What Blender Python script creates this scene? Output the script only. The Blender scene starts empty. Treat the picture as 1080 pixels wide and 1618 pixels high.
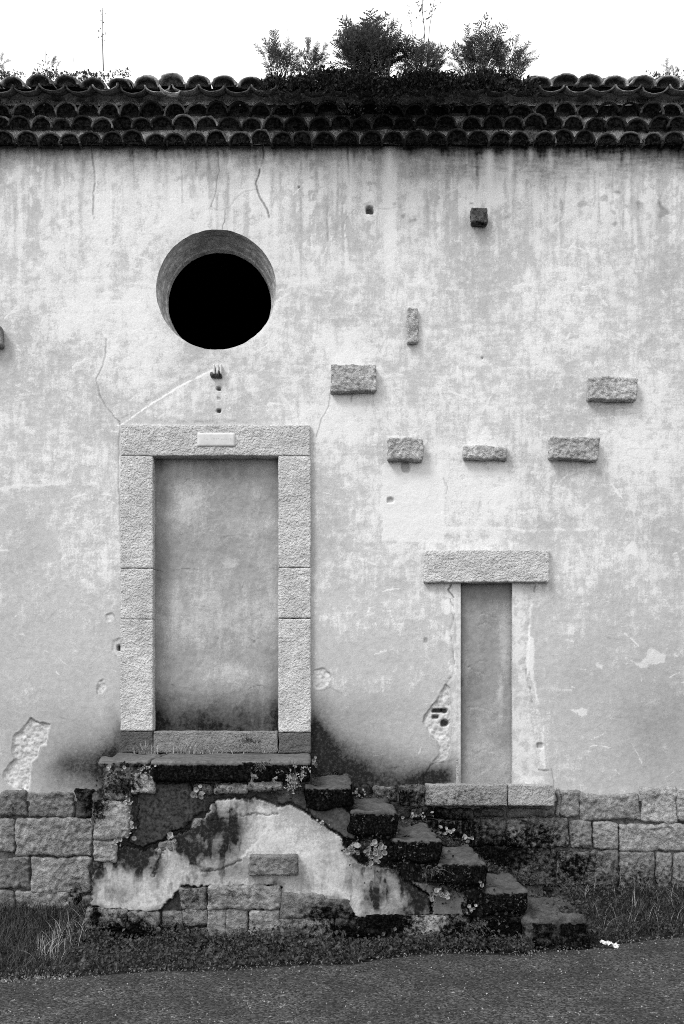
import bpy, math, random
import numpy as np
from mathutils import Vector, Matrix, Euler

# ------------------------------------------------------------------ camera, sky, sun, exposure
scene = bpy.context.scene
C = scene.collection
R_ = math.radians
ZC, D, F = 1.75, 8.0, 1600.0          # eye height, distance to the wall, focal length in photo pixels
VX, VY = 490.0, 1100.0                # vanishing point of the photo

cam_d = bpy.data.cameras.new('camera'); cam = bpy.data.objects.new('camera', cam_d); C.objects.link(cam)
cam.location = (0, -D, ZC); cam.rotation_euler = (R_(90), 0, 0)
cam_d.sensor_fit = 'VERTICAL'; cam_d.sensor_height = 36.0; cam_d.sensor_width = 36.0
cam_d.lens = 36.0 * F / 1618.0
cam_d.shift_x = (540 - VX) / 1618.0; cam_d.shift_y = (VY - 809) / 1618.0
cam_d.clip_end = 2000
scene.camera = cam

SUN = Vector((-0.62, -0.50, 0.95)).normalized()
world = bpy.data.worlds.new('World'); scene.world = world; world.use_nodes = True
wn = world.node_tree.nodes; wl = world.node_tree.links; wn.clear()
sky = wn.new('ShaderNodeTexSky'); sky.sky_type = 'NISHITA'; sky.sun_disc = False
sky.sun_elevation = math.asin(SUN.z); sky.sun_rotation = math.atan2(SUN.x, SUN.y)
sky.air_density = 1.0; sky.dust_density = 4.0; sky.ozone_density = 1.0
bw = wn.new('ShaderNodeRGBToBW'); bg = wn.new('ShaderNodeBackground'); wo = wn.new('ShaderNodeOutputWorld')
cloud = wn.new('ShaderNodeMix'); cloud.data_type = 'FLOAT'      # even rain cloud deck over the clear sky
cloud.inputs[0].default_value = .82; cloud.inputs[3].default_value = 6.4
wl.new(sky.outputs[0], bw.inputs[0]); wl.new(bw.outputs[0], cloud.inputs[2]); wl.new(cloud.outputs[0], bg.inputs[0]); wl.new(bg.outputs[0], wo.inputs[0])
bg.inputs[1].default_value = 0.14

sun_d = bpy.data.lights.new('sun', 'SUN'); sun = bpy.data.objects.new('sun', sun_d); C.objects.link(sun)
sun_d.energy = 1.5; sun_d.angle = R_(18); sun_d.color = (1, 1, 1)
sun.rotation_euler = SUN.to_track_quat('Z', 'Y').to_euler(); sun.location = SUN * 30

scene.view_settings.view_transform = 'Standard'; scene.view_settings.look = 'None'
scene.view_settings.gamma = 1.0; scene.view_settings.use_curve_mapping = False
scene.view_settings.exposure = 0.86
scene.cycles.max_bounces = 6; scene.cycles.use_denoising = False; scene.cycles.filter_width = 1.0; scene.cycles.use_adaptive_sampling = False

# ------------------------------------------------------------------ helpers
random.seed(7); rng = np.random.default_rng(7)
def wx(px, Y=0.0): return (px - VX) / F * (D + Y)
def wz(py, Y=0.0): return ZC - (py - VY) / F * (D + Y)
def W(px, py, Y=0.0): return Vector((wx(px, Y), Y, wz(py, Y)))
def topx(X, Y): return VX + X * F / (D + Y)
def topy(Z, Y): return VY - (Z - ZC) * F / (D + Y)

_perm = rng.permutation(256); _perm = np.concatenate([_perm, _perm, _perm])
_g3 = rng.normal(size=(256, 3)); _g3 /= np.linalg.norm(_g3, axis=1)[:, None]
_a = rng.uniform(0, 2 * np.pi, 256); _g2 = np.stack([np.cos(_a), np.sin(_a)], 1)
def perlin2(x, y):
    xi = np.floor(x).astype(np.int64); yi = np.floor(y).astype(np.int64); xf = x - xi; yf = y - yi
    u = xf * xf * xf * (xf * (xf * 6 - 15) + 10); v = yf * yf * yf * (yf * (yf * 6 - 15) + 10)
    def g(i, j):
        h = _perm[_perm[(xi + i) & 255] + ((yi + j) & 255)]
        return _g2[h, 0] * (xf - i) + _g2[h, 1] * (yf - j)
    a = g(0, 0) * (1 - u) + g(1, 0) * u; b = g(0, 1) * (1 - u) + g(1, 1) * u
    return (a * (1 - v) + b * v) * 1.5
def fbm2(x, y, o=4, s=0.0, gain=.5):
    r = 0; a = 1.0; t = 0
    for k in range(o):
        r = r + a * perlin2(x + s * 17.3 + k * 5.1, y + s * 9.7 - k * 3.3); t += a; a *= gain; x = x * 2.03; y = y * 2.03
    return r / t * 1.5
def perlin3(p):
    i = np.floor(p).astype(np.int64); f = p - i; w = f * f * f * (f * (f * 6 - 15) + 10)
    def g(a, b, c):
        h = _perm[_perm[_perm[(i[:, 0] + a) & 255] + ((i[:, 1] + b) & 255)] + ((i[:, 2] + c) & 255)]
        return _g3[h, 0] * (f[:, 0] - a) + _g3[h, 1] * (f[:, 1] - b) + _g3[h, 2] * (f[:, 2] - c)
    u, v, q = w[:, 0], w[:, 1], w[:, 2]
    def l(a, b, t): return a + (b - a) * t
    return 1.5 * l(l(l(g(0,0,0), g(1,0,0), u), l(g(0,1,0), g(1,1,0), u), v), l(l(g(0,0,1), g(1,0,1), u), l(g(0,1,1), g(1,1,1), u), v), q)
def fbm3(p, o=3, gain=.5):
    r = 0; a = 1.0; t = 0
    for k in range(o):
        r = r + a * perlin3(p + k * 7.7); t += a; a *= gain; p = p * 2.05
    return r / t * 1.4
def sstep(a, b, x):
    t = np.clip((x - a) / (b - a), 0, 1); return t * t * (3 - 2 * t)
def seg_dist(x, y, pts):
    d = np.full(x.shape, 1e9)
    for (ax, ay), (bx, by) in zip(pts[:-1], pts[1:]):
        dx, dy = bx - ax, by - ay; L = dx * dx + dy * dy + 1e-9
        t = np.clip(((x - ax) * dx + (y - ay) * dy) / L, 0, 1)
        d = np.minimum(d, np.hypot(x - ax - t * dx, y - ay - t * dy))
    return d
def poly_sd(x, y, pts):                      # negative inside
    d = seg_dist(x, y, pts + [pts[0]]); ins = np.zeros(x.shape, bool)
    n = len(pts)
    for k in range(n):
        ax, ay = pts[k]; bx, by = pts[(k + 1) % n]
        c = ((ay > y) != (by > y)) & (x < (bx - ax) * (y - ay) / (by - ay + 1e-12) + ax); ins ^= c
    return np.where(ins, -d, d)
def blobs(px, py, L):
    r = np.zeros(px.shape)
    for (cx, cy, rx, ry, s) in L:
        r = np.maximum(r, s * np.exp(-(((px - cx) / rx) ** 2 + ((py - cy) / ry) ** 2)))
    return r

def mesh_np(name, V, Fc, smooth=True):
    me = bpy.data.meshes.new(name); V = np.asarray(V, dtype=np.float32); Fc = np.asarray(Fc, dtype=np.int32)
    n = Fc.shape[1]
    me.vertices.add(len(V)); me.vertices.foreach_set('co', V.ravel())
    me.loops.add(Fc.size); me.loops.foreach_set('vertex_index', Fc.ravel())
    me.polygons.add(len(Fc)); me.polygons.foreach_set('loop_start', np.arange(0, Fc.size, n, dtype=np.int32))
    me.polygons.foreach_set('use_smooth', np.full(len(Fc), smooth))
    me.update(calc_edges=True); return me
def fattr(me, name, arr):
    a = me.attributes.new(name, 'FLOAT', 'POINT'); a.data.foreach_set('value', np.asarray(arr, np.float32).ravel())
def cattr(me, name, arr):
    a = me.attributes.new(name, 'FLOAT_COLOR', 'POINT'); a.data.foreach_set('color', np.asarray(arr, np.float32).ravel())
def link(name, me, mat=None, parent=None, **kw):
    o = bpy.data.objects.new(name, me); C.objects.link(o)
    if mat is not None and me is not None and not me.materials: me.materials.append(mat)
    if parent is not None: o.parent = parent
    for k, v in kw.items(): o[k] = v
    return o
def thing(name, label, cat, loc=(0, 0, 0), group=None):
    o = bpy.data.objects.new(name, None); C.objects.link(o); o.location = loc
    o.empty_display_size = .1
    o['label'] = label; o['category'] = cat
    if group: o['group'] = group
    return o

# ------------------------------------------------------------------ materials (all greys: the photograph is black and white)
def g3(v): return (v, v, v, 1)
class N:
    def __init__(s, name, rough=.9, spec=.3):
        s.m = bpy.data.materials.new(name); s.m.use_nodes = True; s.t = s.m.node_tree; s.t.nodes.clear()
        s.o = s.new('ShaderNodeOutputMaterial'); s.b = s.new('ShaderNodeBsdfPrincipled')
        s.b.inputs['Roughness'].default_value = rough; s.b.inputs['Specular IOR Level'].default_value = spec
        s.l(s.b.outputs[0], s.o.inputs[0]); s.pos = s.new('ShaderNodeNewGeometry').outputs['Position']
    def new(s, k): return s.t.nodes.new(k)
    def l(s, a, b): s.t.links.new(a, b)
    def val(s, x, sock):
        if isinstance(x, (int, float)): sock.default_value = x
        else: s.l(x, sock)
    def noise(s, scale, detail=5, rough=.6, vec=None, stretch=None):
        n = s.new('ShaderNodeTexNoise'); n.inputs['Scale'].default_value = scale
        n.inputs['Detail'].default_value = detail; n.inputs['Roughness'].default_value = rough
        v = vec or s.pos
        if stretch:
            m = s.new('ShaderNodeMapping'); m.inputs['Scale'].default_value = stretch; s.l(v, m.inputs[0]); v = m.outputs[0]
        s.l(v, n.inputs[0]); return n.outputs[0]
    def voro(s, scale, feature='F1'):
        n = s.new('ShaderNodeTexVoronoi'); n.inputs['Scale'].default_value = scale; n.feature = feature
        s.l(s.pos, n.inputs[0]); return n
    def map(s, x, a, b, c=0.0, d=1.0, smooth=True):
        n = s.new('ShaderNodeMapRange'); n.interpolation_type = 'SMOOTHSTEP' if smooth else 'LINEAR'
        for i, v in zip((1, 2, 3, 4), (a, b, c, d)): n.inputs[i].default_value = v
        s.val(x, n.inputs[0]); return n.outputs[0]
    def math(s, op, a, b=0.0):
        n = s.new('ShaderNodeMath'); n.operation = op; s.val(a, n.inputs[0]); s.val(b, n.inputs[1]); return n.outputs[0]
    def mix(s, f, a, b):
        n = s.new('ShaderNodeMix'); n.data_type = 'FLOAT'; s.val(f, n.inputs[0]); s.val(a, n.inputs[2]); s.val(b, n.inputs[3]); return n.outputs[0]
    def attr(s, name, kind='GEOMETRY'):
        n = s.new('ShaderNodeAttribute'); n.attribute_type = kind; n.attribute_name = name; return n
    def col(s, v):
        c = s.new('ShaderNodeCombineColor')
        for i in range(3): s.l(v, c.inputs[i])
        s.l(c.outputs[0], s.b.inputs['Base Color'])
    def bump(s, h, strength=.5, dist=.01):
        n = s.new('ShaderNodeBump'); n.inputs['Strength'].default_value = strength; n.inputs['Distance'].default_value = dist
        s.l(h, n.inputs['Height']); s.l(n.outputs[0], s.b.inputs['Normal'])

def plaster_material(name, base=.48, coat=.76):
    s = N(name, .95, .08)
    w = s.attr('wear_shade'); sep = s.new('ShaderNodeSeparateColor'); s.l(w.outputs['Color'], sep.inputs[0])
    damp_shade, lime, bare = sep.outputs[0], sep.outputs[1], sep.outputs[2]; dark = w.outputs['Alpha']
    fine = s.noise(95, 4, .7); mid = s.noise(22, 6, .65)
    v = s.mix(s.map(mid, .35, .65), base * .92, base * 1.06)
    lm = s.map(s.math('ADD', lime, s.map(fine, .3, .7, -.15, .15)), .1, 1.15)
    v = s.mix(lm, v, (base + coat) * .5)
    fl = s.math('ADD', s.math('MULTIPLY', s.noise(85, 8, .72), .67), s.math('MULTIPLY', s.noise(28, 9, .74, None, (1.3, 1, .8)), .38))   # crisp flakes of limewash
    fl = s.map(s.math('ADD', fl, s.math('MULTIPLY', lime, .50)), .67, .87); v = s.mix(s.math('MULTIPLY', fl, .72), v, coat)
    sc = s.map(s.noise(38, 7, .75, None, (.5, 1, 1.6)), .60, .72); v = s.math('MULTIPLY', v, s.mix(sc, 1.0, .80))
    gr = s.map(s.noise(210, 2, .5), .62, .74); v = s.math('MULTIPLY', v, s.mix(gr, 1.0, .72))
    bm = s.map(s.noise(34, 6, .7), .3, .7, .42, .70); v = s.mix(bare, v, bm)
    dm = s.math('ADD', damp_shade, s.math('MULTIPLY', s.map(s.noise(40, 8, .75), .3, .7, -.10, .10), s.map(damp_shade, 0.02, .6)))
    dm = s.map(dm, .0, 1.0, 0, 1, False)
    # wetness and painted shade darken by multiplying
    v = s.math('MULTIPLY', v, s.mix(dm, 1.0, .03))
    v = s.math('MULTIPLY', v, s.map(fine, .25, .75, .90, 1.09))
    v = s.math('MULTIPLY', v, s.mix(dark, 1.0, .06))
    s.col(v)
    h = s.math('ADD', s.math('MULTIPLY', fine, .35), s.noise(38, 8, .65))
    s.bump(h, .38, .007)
    return s.m

def stone_material(name, kind='rough'):
    s = N(name, .92, .2)
    tone = s.attr('tone', 'OBJECT').outputs['Fac']; moss = s.attr('moss').outputs['Fac']
    big = s.noise(5, 6, .65); mid = s.noise(30, 7, .7); fine = s.noise(140, 3, .7)
    v = s.math('MULTIPLY', tone, s.map(big, .3, .7, .75, 1.2))
    v = s.math('MULTIPLY', v, s.map(mid, .3, .72, .55, 1.30))
    v = s.math('MULTIPLY', v, s.map(fine, .25, .75, .85, 1.15))
    if kind == 'hammered':
        v = s.math('MULTIPLY', tone, s.math('MULTIPLY', s.map(big, .3, .7, .80, 1.10), s.map(mid, .3, .72, .82, 1.12))); pit = s.map(s.noise(60, 4, .6), .27, .36, .35, 1.0); v = s.math('MULTIPLY', v, pit)
    m = s.math('ADD', moss, s.math('MULTIPLY', s.map(s.noise(28, 8, .75), .3, .7, -.42, .42), s.map(moss, 0.01, .3)))
    m = s.map(m, .12, .85)
    mv = s.map(s.noise(70, 4, .7), .42, .82, .002, .022)
    v = s.mix(m, v, mv); s.l(s.mix(m, .22, .0), s.b.inputs['Specular IOR Level'])
    s.col(v)
    if kind == 'hammered':
        h = s.math('ADD', s.noise(58, 5, .6), s.math('MULTIPLY', s.noise(24, 3, .5), .6)); s.bump(h, 1.0, .03)
    elif kind == 'smooth':
        s.bump(s.noise(60, 6, .7), .35, .006); s.b.inputs['Roughness'].default_value = .62
    else:
        h = s.math('ADD', s.noise(40, 8, .7), s.math('MULTIPLY', s.voro(22).outputs['Distance'], .6)); s.bump(h, 1.0, .03)
    return s.m

def leaf_material(name, lo, hi, rough=.6, trans=.25):
    s = N(name, rough, .18); v = s.map(s.noise(37, 3, .6), .3, .7, lo, hi)
    s.col(v)
    t = s.new('ShaderNodeBsdfTranslucent'); c = s.new('ShaderNodeCombineColor')
    for i in range(3): s.l(v, c.inputs[i])
    s.l(c.outputs[0], t.inputs[0])
    mx = s.new('ShaderNodeMixShader'); mx.inputs[0].default_value = trans
    s.l(s.b.outputs[0], mx.inputs[1]); s.l(t.outputs[0], mx.inputs[2]); s.l(mx.outputs[0], s.o.inputs[0])
    return s.m

M = {}
M['plaster'] = plaster_material('weathered_plaster')
M['flank'] = plaster_material('flank_plaster', .34, .62)
M['infill'] = plaster_material('infill_plaster', .32, .52)
M['rough'] = stone_material('rough_stone'); M['hammer'] = stone_material('hammered_stone', 'hammered'); M['smooth'] = stone_material('worn_stone', 'smooth')
M['fern'] = leaf_material('fern_leaf', .04, .17, .6, .35); M['moss'] = leaf_material('moss_leaf', .006, .032, .9, .1)
M['grass'] = leaf_material('grass_blade', .012, .085); M['dry'] = leaf_material('dry_grass', .22, .45)
M['mid'] = leaf_material('mid_leaf', .05, .24); M['weed'] = leaf_material('weed_leaf', .012, .10); M['pale'] = leaf_material('pale_leaf', .16, .42); M['stem'] = leaf_material('dry_stem', .10, .2)

s = N('mortar', .95, .1); v = s.map(s.noise(26, 7, .7), .3, .7, .05, .24); s.col(v); s.bump(s.noise(50, 7, .7), .8, .012); M['mortar'] = s.m
s = N('pale_mortar', .95, .1); v = s.math('MULTIPLY', s.map(s.noise(9, 7, .7), .34, .60, .10, .62), s.map(s.noise(60, 4, .7), .3, .7, .7, 1.2)); s.col(v); s.bump(s.noise(50, 7, .7), .8, .012); M['pale_mortar'] = s.m
s = N('clay_tile', .9, .25); tone = s.attr('tone', 'OBJECT').outputs['Fac']
v = s.math('MULTIPLY', tone, s.map(s.noise(24, 7, .7), .3, .7, .35, 1.7)); lich = s.map(s.noise(33, 6, .75), .60, .70); lich = s.math('MULTIPLY', lich, s.map(tone, .03, .14))
v = s.mix(lich, v, .34); s.col(v); s.bump(s.noise(60, 7, .7), .7, .008); M['tile'] = s.m
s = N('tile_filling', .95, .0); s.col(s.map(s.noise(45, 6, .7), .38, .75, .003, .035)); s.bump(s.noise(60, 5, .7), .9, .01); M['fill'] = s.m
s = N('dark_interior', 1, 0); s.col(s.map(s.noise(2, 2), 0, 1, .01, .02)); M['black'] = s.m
s = N('reveal_plaster', .92, .2); v = s.map(s.noise(20, 7, .7), .3, .7, .30, .56); s.col(s.math('MULTIPLY', v, s.map(s.noise(5, 4), .35, .65, .8, 1.15))); s.bump(s.noise(45, 7, .7), .5, .006); M['reveal'] = s.m
s = N('asphalt', .82, .4)
cell = s.voro(85); agg = s.map(cell.outputs['Color'], .2, 1.0, .004, .24, False); sp = s.map(s.voro(38).outputs['Color'], .86, .9); sp = s.math('MULTIPLY', sp, s.map(s.noise(90, 3, .6), .45, .6)); v = s.mix(sp, agg, .5); v = s.math('MULTIPLY', v, s.map(s.noise(45, 4, .7), .3, .7, .2, .66))
v = s.math('MULTIPLY', v, s.map(s.noise(2.6, 7, .65), .3, .7, .55, 1.4)); s.col(v)
s.bump(s.math('SUBTRACT', s.noise(120, 4, .7), s.math('MULTIPLY', cell.outputs['Distance'], .9)), 1.0, .012); M['asphalt'] = s.m
s = N('soil', .95, .0); s.col(s.map(s.noise(35, 7, .75), .3, .75, .008, .075)); s.bump(s.noise(40, 7, .75), 1, .03); M['soil'] = s.m
s = N('rusty_iron', .8, .4); s.col(s.map(s.noise(80, 5, .7), .3, .7, .02, .12)); M['iron'] = s.m
s = N('white_marble', .6, .4); v = s.map(s.noise(20, 6, .6), .3, .7, .50, .60); s.col(v); s.bump(s.noise(60, 5), .1, .003); M['marble'] = s.m
s = N('worn_lettering', .9, .1); s.col(s.map(s.noise(150, 3), .35, .65, .38, .6)); M['letters'] = s.m
s = N('white_paper', .8, .3); s.col(s.map(s.noise(40, 4), .3, .7, .5, .7)); M['paper'] = s.m

# ------------------------------------------------------------------ generic rough block
MOSS = [  # dark growth on the masonry: centre, radii, strength in the photo's frame
 (700,1320,90,50,1.0),(780,1350,90,45,1.0),(850,1330,60,40,.75),(900,1370,60,40,.8),(1000,1390,120,30,.55),(640,1260,40,25,.8),(735,1262,60,22,.35),(690,1290,40,20,.9),
 (560,1290,80,60,.9),(640,1350,90,60,1.0),(760,1420,90,60,1.0),(860,1440,60,60,.9),(150,1265,22,40,1.0),(130,1240,25,30,.8),
 (200,1240,40,35,.7),(310,1222,100,25,1.0),(120,1430,20,40,.7),(60,1450,90,25,.45),(20,1280,30,30,.3),
 (200,1480,70,35,1.1),(150,1450,18,30,.9),(260,1480,60,30,.8),(400,1500,200,30,.8),(520,1445,50,22,.8),(610,1455,60,30,1.1),(560,1475,70,30,1.0),(480,1475,40,25,.6),(380,1415,40,20,.35),
 (300,1420,40,25,.55),(720,1470,40,30,.9),(790,1470,60,40,1.1),(880,1475,60,40,.8),(757,345,40,30,.3),(757,352,14,8,.6)]
def moss_of(V):
    px = VX + V[:, 0] * F / (D + V[:, 1]); py = VY - (V[:, 2] - ZC) * F / (D + V[:, 1]); return blobs(px, py, MOSS)

def rough_box(x0, x1, y0, y1, z0, z1, cell=.015, amp=.012, freq=9., rnd=.012, warp=0., wfreq=4., ridged=False, octv=4, back=False, seedv=0.):
    L = np.array([x1 - x0, y1 - y0, z1 - z0]); n = np.maximum(2, np.ceil(L / cell).astype(int)); o = np.array([x0, y0, z0])
    Vs, Fs, base = [], [], 0
    for ax in range(3):
        u, v = (ax + 1) % 3, (ax + 2) % 3
        for side in (0, 1):
            if ax == 1 and side == 1 and not back: continue
            gu, gv = np.meshgrid(np.arange(n[u] + 1), np.arange(n[v] + 1), indexing='ij')
            P = np.zeros((gu.size, 3)); P[:, u] = gu.ravel() / n[u]; P[:, v] = gv.ravel() / n[v]; P[:, ax] = side
            i = np.arange(gu.size).reshape(gu.shape); q = np.stack([i[:-1, :-1], i[1:, :-1], i[1:, 1:], i[:-1, 1:]], -1).reshape(-1, 4)
            if side == 0: q = q[:, ::-1]
            Vs.append(P); Fs.append(q + base); base += len(P)
    V = np.concatenate(Vs); Q = np.concatenate(Fs)
    key = np.round(V * 1e5).astype(np.int64); _, first, inv = np.unique(key, axis=0, return_index=True, return_inverse=True)
    V = V[first] * L + o; Q = inv.ravel()[Q]
    lo = o + rnd; hi = o + L - rnd; mid = o + L / 2; lo = np.minimum(lo, mid); hi = np.maximum(hi, mid)
    c = np.clip(V, lo, hi)
    if not back: c[:, 1] = np.where(V[:, 1] > y1 - 1e-6, V[:, 1], c[:, 1])
    d = V - c; ln = np.linalg.norm(d, axis=1)[:, None]; nrm = d / np.maximum(ln, 1e-9)
    V = c + nrm * np.minimum(rnd, np.maximum(ln, 0))
    p = V + seedv * 3.7
    f = fbm3(p * freq, octv)
    if ridged: f = (1 - 2 * np.abs(f)) * .6 + .5 * fbm3(p * freq * .5 + 40, 3) + .32 * fbm3(p * freq * 3.2 + 17, 3)
    V = V + nrm * (amp * f)[:, None]
    if warp:
        V[:, 0] += warp * perlin3(p * wfreq + 11); V[:, 2] += warp * perlin3(p * wfreq + 31)
    return V, Q
def block(name, parent, mat, x0, x1, y0, y1, z0, z1, tone=.4, moss=None, extra=0., **kw):
    V, Q = rough_box(x0, x1, y0, y1, z0, z1, **kw); me = mesh_np(name, V, Q)
    fattr(me, 'moss', (moss_of(V) + extra) if moss is None else np.full(len(V), float(moss)) if np.isscalar(moss) else moss(V))
    return link(name, me, mat, parent, tone=float(tone))
def pblock(name, parent, mat, px0, px1, py0, py1, Y, depth, tone=.4, **kw):
    return block(name, parent, mat, wx(px0, Y), wx(px1, Y), Y, Y + depth, wz(py1, Y), wz(py0, Y), tone, **kw)

# ------------------------------------------------------------------ ground and road
def road_edge_y(X):
    xs = [-60, -6, -1.92, -1.51, -1.17, -.69, -.04, .29, .64, .91, 1.47, 1.9, 2.29, 2.85, 6, 60]; ys = [-2.4, -2.1, -1.73, -1.63, -1.56, -1.51, -1.38, -1.31, -1.13, -1.03, -1.08, -.92, -.78, -.48, -.3, .1]
    return np.interp(X, xs, ys) + .035 * perlin2(np.asarray(X) * 5, np.asarray(X) * 0 + .5) + .02 * perlin2(np.asarray(X) * 19, np.asarray(X) * 0 + 2.5)
def ground_z(X, Y):
    e = road_edge_y(X); t = np.clip((Y - e - .05) / np.maximum(.05, -.02 - e), 0, 1.0)
    h = np.interp(X, [-8, -1.9, -1.5, -1.2, 1.3, 1.7, 2.1, 3, 8], [.1, .08, .06, .0, .0, .12, .24, .27, .3])
    z = h * sstep(0, 1, t) + .02 * fbm2(X * 4, Y * 4, 3) * sstep(0, .2, t)
    return np.where(Y < .6, z, h) - .012 * (t <= 0) - .004
xs = np.concatenate([[-400, -120, -40, -14, -8], np.arange(-5, 5.01, .05), [8, 14, 40, 120, 400]])
ys = np.concatenate([[-400, -120, -40, -14, -8, -5, -4, -3.4], np.arange(-3.1, .62, .05), [2, 5, 12, 40, 120, 400]])
gx, gy = np.meshgrid(xs, ys, indexing='ij'); gz = ground_z(gx, gy)
i = np.arange(gx.size).reshape(gx.shape); Q = np.stack([i[:-1, :-1], i[1:, :-1], i[1:, 1:], i[:-1, 1:]], -1).reshape(-1, 4)
link('ground', mesh_np('ground', np.stack([gx, gy, gz], -1).reshape(-1, 3), Q), M['soil'], None, kind='structure')
xs = np.concatenate([[-60, -20, -8], np.arange(-5, 5.01, .03), [8, 20, 60]]); tt = np.concatenate([[0, .004, .02, .06], np.linspace(.12, 1, 40)])
gx = np.repeat(xs[:, None], len(tt), 1); e = road_edge_y(xs)[:, None]; gy = e * (1 - tt[None]) + (-9.0) * tt[None]
gz = .004 + .006 * fbm2(gx * 1.3, gy * 1.3, 3) - .02 * np.clip(1 - tt[None] / .02, 0, 1) * np.ones_like(gx); gz = np.where(tt[None] > .004, np.maximum(gz, -.001), gz)
i = np.arange(gx.size).reshape(gx.shape); Q = np.stack([i[:-1, :-1], i[:-1, 1:], i[1:, 1:], i[1:, :-1]], -1).reshape(-1, 4)
link('road', mesh_np('road', np.stack([gx, gy, gz], -1).reshape(-1, 3), Q[:, ::-1]), M['asphalt'], None, kind='structure')

# ------------------------------------------------------------------ building
bld = thing('building', 'old white plastered building with walled-up doors, round window and barrel tile eaves', 'building')

# --- the plaster skin as a dense relief: cracks, chips, patches and stains, plus painted eaves shade
cell = .008
xs = np.concatenate([np.arange(-6, -2.75, .06), np.arange(-2.75, 3.25, cell), np.arange(3.25, 6.05, .06)])
zs = np.arange(.92, 6.20, cell)
for e in (wx(727.5), wx(809)): xs[np.argmin(abs(xs - e))] = e
GX, GZ = np.meshgrid(xs, zs, indexing='ij'); PX = VX + GX * 200; PY = VY - (GZ - ZC) * 200
def warpd(a, f, s): return PX + a * fbm2(GX * f, GZ * f, 3, s), PY + a * fbm2(GX * f, GZ * f, 3, s + 3)
n1 = fbm2(GX * 1.1, GZ * 1.1, 5, 1); n2 = fbm2(GX * 3.3, GZ * 3.3, 6, 2, .6); n3 = fbm2(GX * 12, GZ * 12, 5, 3, .65)
st = fbm2(GX * 9, GZ * .55, 4, 4, .6); st2 = fbm2(GX * 26, GZ * 1.1, 3, 5)
br = fbm2(GX * 34, GZ * 5, 3, 6, .6) ; br2 = fbm2(GX * 5, GZ * 34, 3, 7, .6)
upper = sstep(470, 330, PY + 40 * n1)
lime = .40 + .27 * n2 + .30 * n3 + .20 * n1 + (.13 + .10 * n2) * br + (.12 - .10 * n2) * br2 * sstep(380, 480, PY)
lime += upper * (.20 * st + .20 * st2)
lime += .04 * sstep(900, 500, PY) - .25 * sstep(880, 1100, PY + 40 * n1) - .12 * sstep(600, 860, PY) * sstep(560, 420, PX)
lime += blobs(PX, PY, [(615,290,9,110,1.3),(773,262,9,60,1.2),(770,310,25,25,.5),(806,262,6,36,1.2),(838,240,4,18,1.),(870,245,4,16,.8),(830,400,60,25,-.0),(130,490,60,60,.3),(430,420,60,60,.15),(210,510,60,50,.25),(560,560,50,40,.25),(540,660,60,60,.25),(640,780,45,70,.45),(760,760,120,70,.25),(1010,700,60,120,.2),(900,300,80,50,.15),(230,300,150,60,.18)])
wpx, wpy = warpd(9, 7, 8)
drip_d = np.zeros_like(GX)
for k in range(170):                       # rain runs below the eaves
    x0 = rng.uniform(-30, 1110); y0 = 232 + (rng.random() ** 2) * 90; ln = rng.uniform(25, 190) * (1 if rng.random() < .8 else 1.5); w_ = rng.uniform(1.2, 5.); c0, c1 = np.searchsorted(xs, [wx(x0 - 14), wx(x0 + 14)])
    if c1 - c0 < 2: continue
    sl = slice(c0, c1); t = (PY[sl] - y0) / ln; mm = np.exp(-((PX[sl] - x0 - 3 * perlin2(GZ[sl] * 3, GX[sl] * 0 + k * .7)) / w_) ** 2) * sstep(-.02, .06, t) * sstep(1, .25, t) * sstep(-.5, .2, n3[sl])
    if rng.random() < .62: lime[sl] += mm * rng.uniform(.25, .8)
    else: drip_d[sl] += mm * rng.uniform(.06, .20); lime[sl] -= .2 * mm
for k in range(420):                       # trowel and scrape marks
    x0 = rng.uniform(-20, 1100); y0 = rng.uniform(300, 1230); an = rng.normal(0, .5) if rng.random() < .7 else rng.uniform(0, 3.1); ln = rng.uniform(6, 40); pts = [(x0, y0), (x0 + ln * .5 * math.cos(an), y0 + ln * .5 * math.sin(an) - rng.normal(0, 1.5)), (x0 + ln * math.cos(an), y0 + ln * math.sin(an))]
    c0, c1 = np.searchsorted(xs, [wx(x0 - 46), wx(x0 + 46)]); r0, r1 = np.searchsorted(zs, [wz(y0 + 46), wz(y0 - 46)])
    if c1 - c0 < 2 or r1 - r0 < 2: continue
    sl = (slice(c0, c1), slice(r0, r1)); mm = sstep(1.5, .2, seg_dist(PX[sl] + 2 * n3[sl], PY[sl] + 2 * n3[sl], pts)) * sstep(-.4, .2, n3[sl])
    if rng.random() < .7: lime[sl] += mm * rng.uniform(.2, .6)
    else: drip_d[sl] += mm * rng.uniform(.08, .25)
for P in ([(1000,1045),(1015,1040),(1030,1028),(1048,1030),(1050,1045),(1035,1052),(1015,1055)], [(988,865),(1000,858),(1008,868),(1003,880),(990,876)], [(940,1050),(955,1046),(958,1056),(945,1058)], [(905,1120),(925,1115),(930,1130),(910,1132)]):
    lime += .6 * sstep(3, -3, poly_sd(wpx, wpy, P))
rect = poly_sd(PX + 3 * n3, PY + 3 * n3, [(605,735),(699,735),(700,856),(604,853)])
lime += .45 * sstep(2, -2, rect) + .35 * sstep(4, 0, abs(rect)) * sstep(700, 760, PY) * sstep(-.4, .3, n2)
ring = np.hypot(PX - 341.5, PY - 457.5)
lime += .35 * sstep(10, 2, abs(ring - 138 + 14 * n2)) * sstep(380, 300, PX) * sstep(430, 380, PY)
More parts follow.
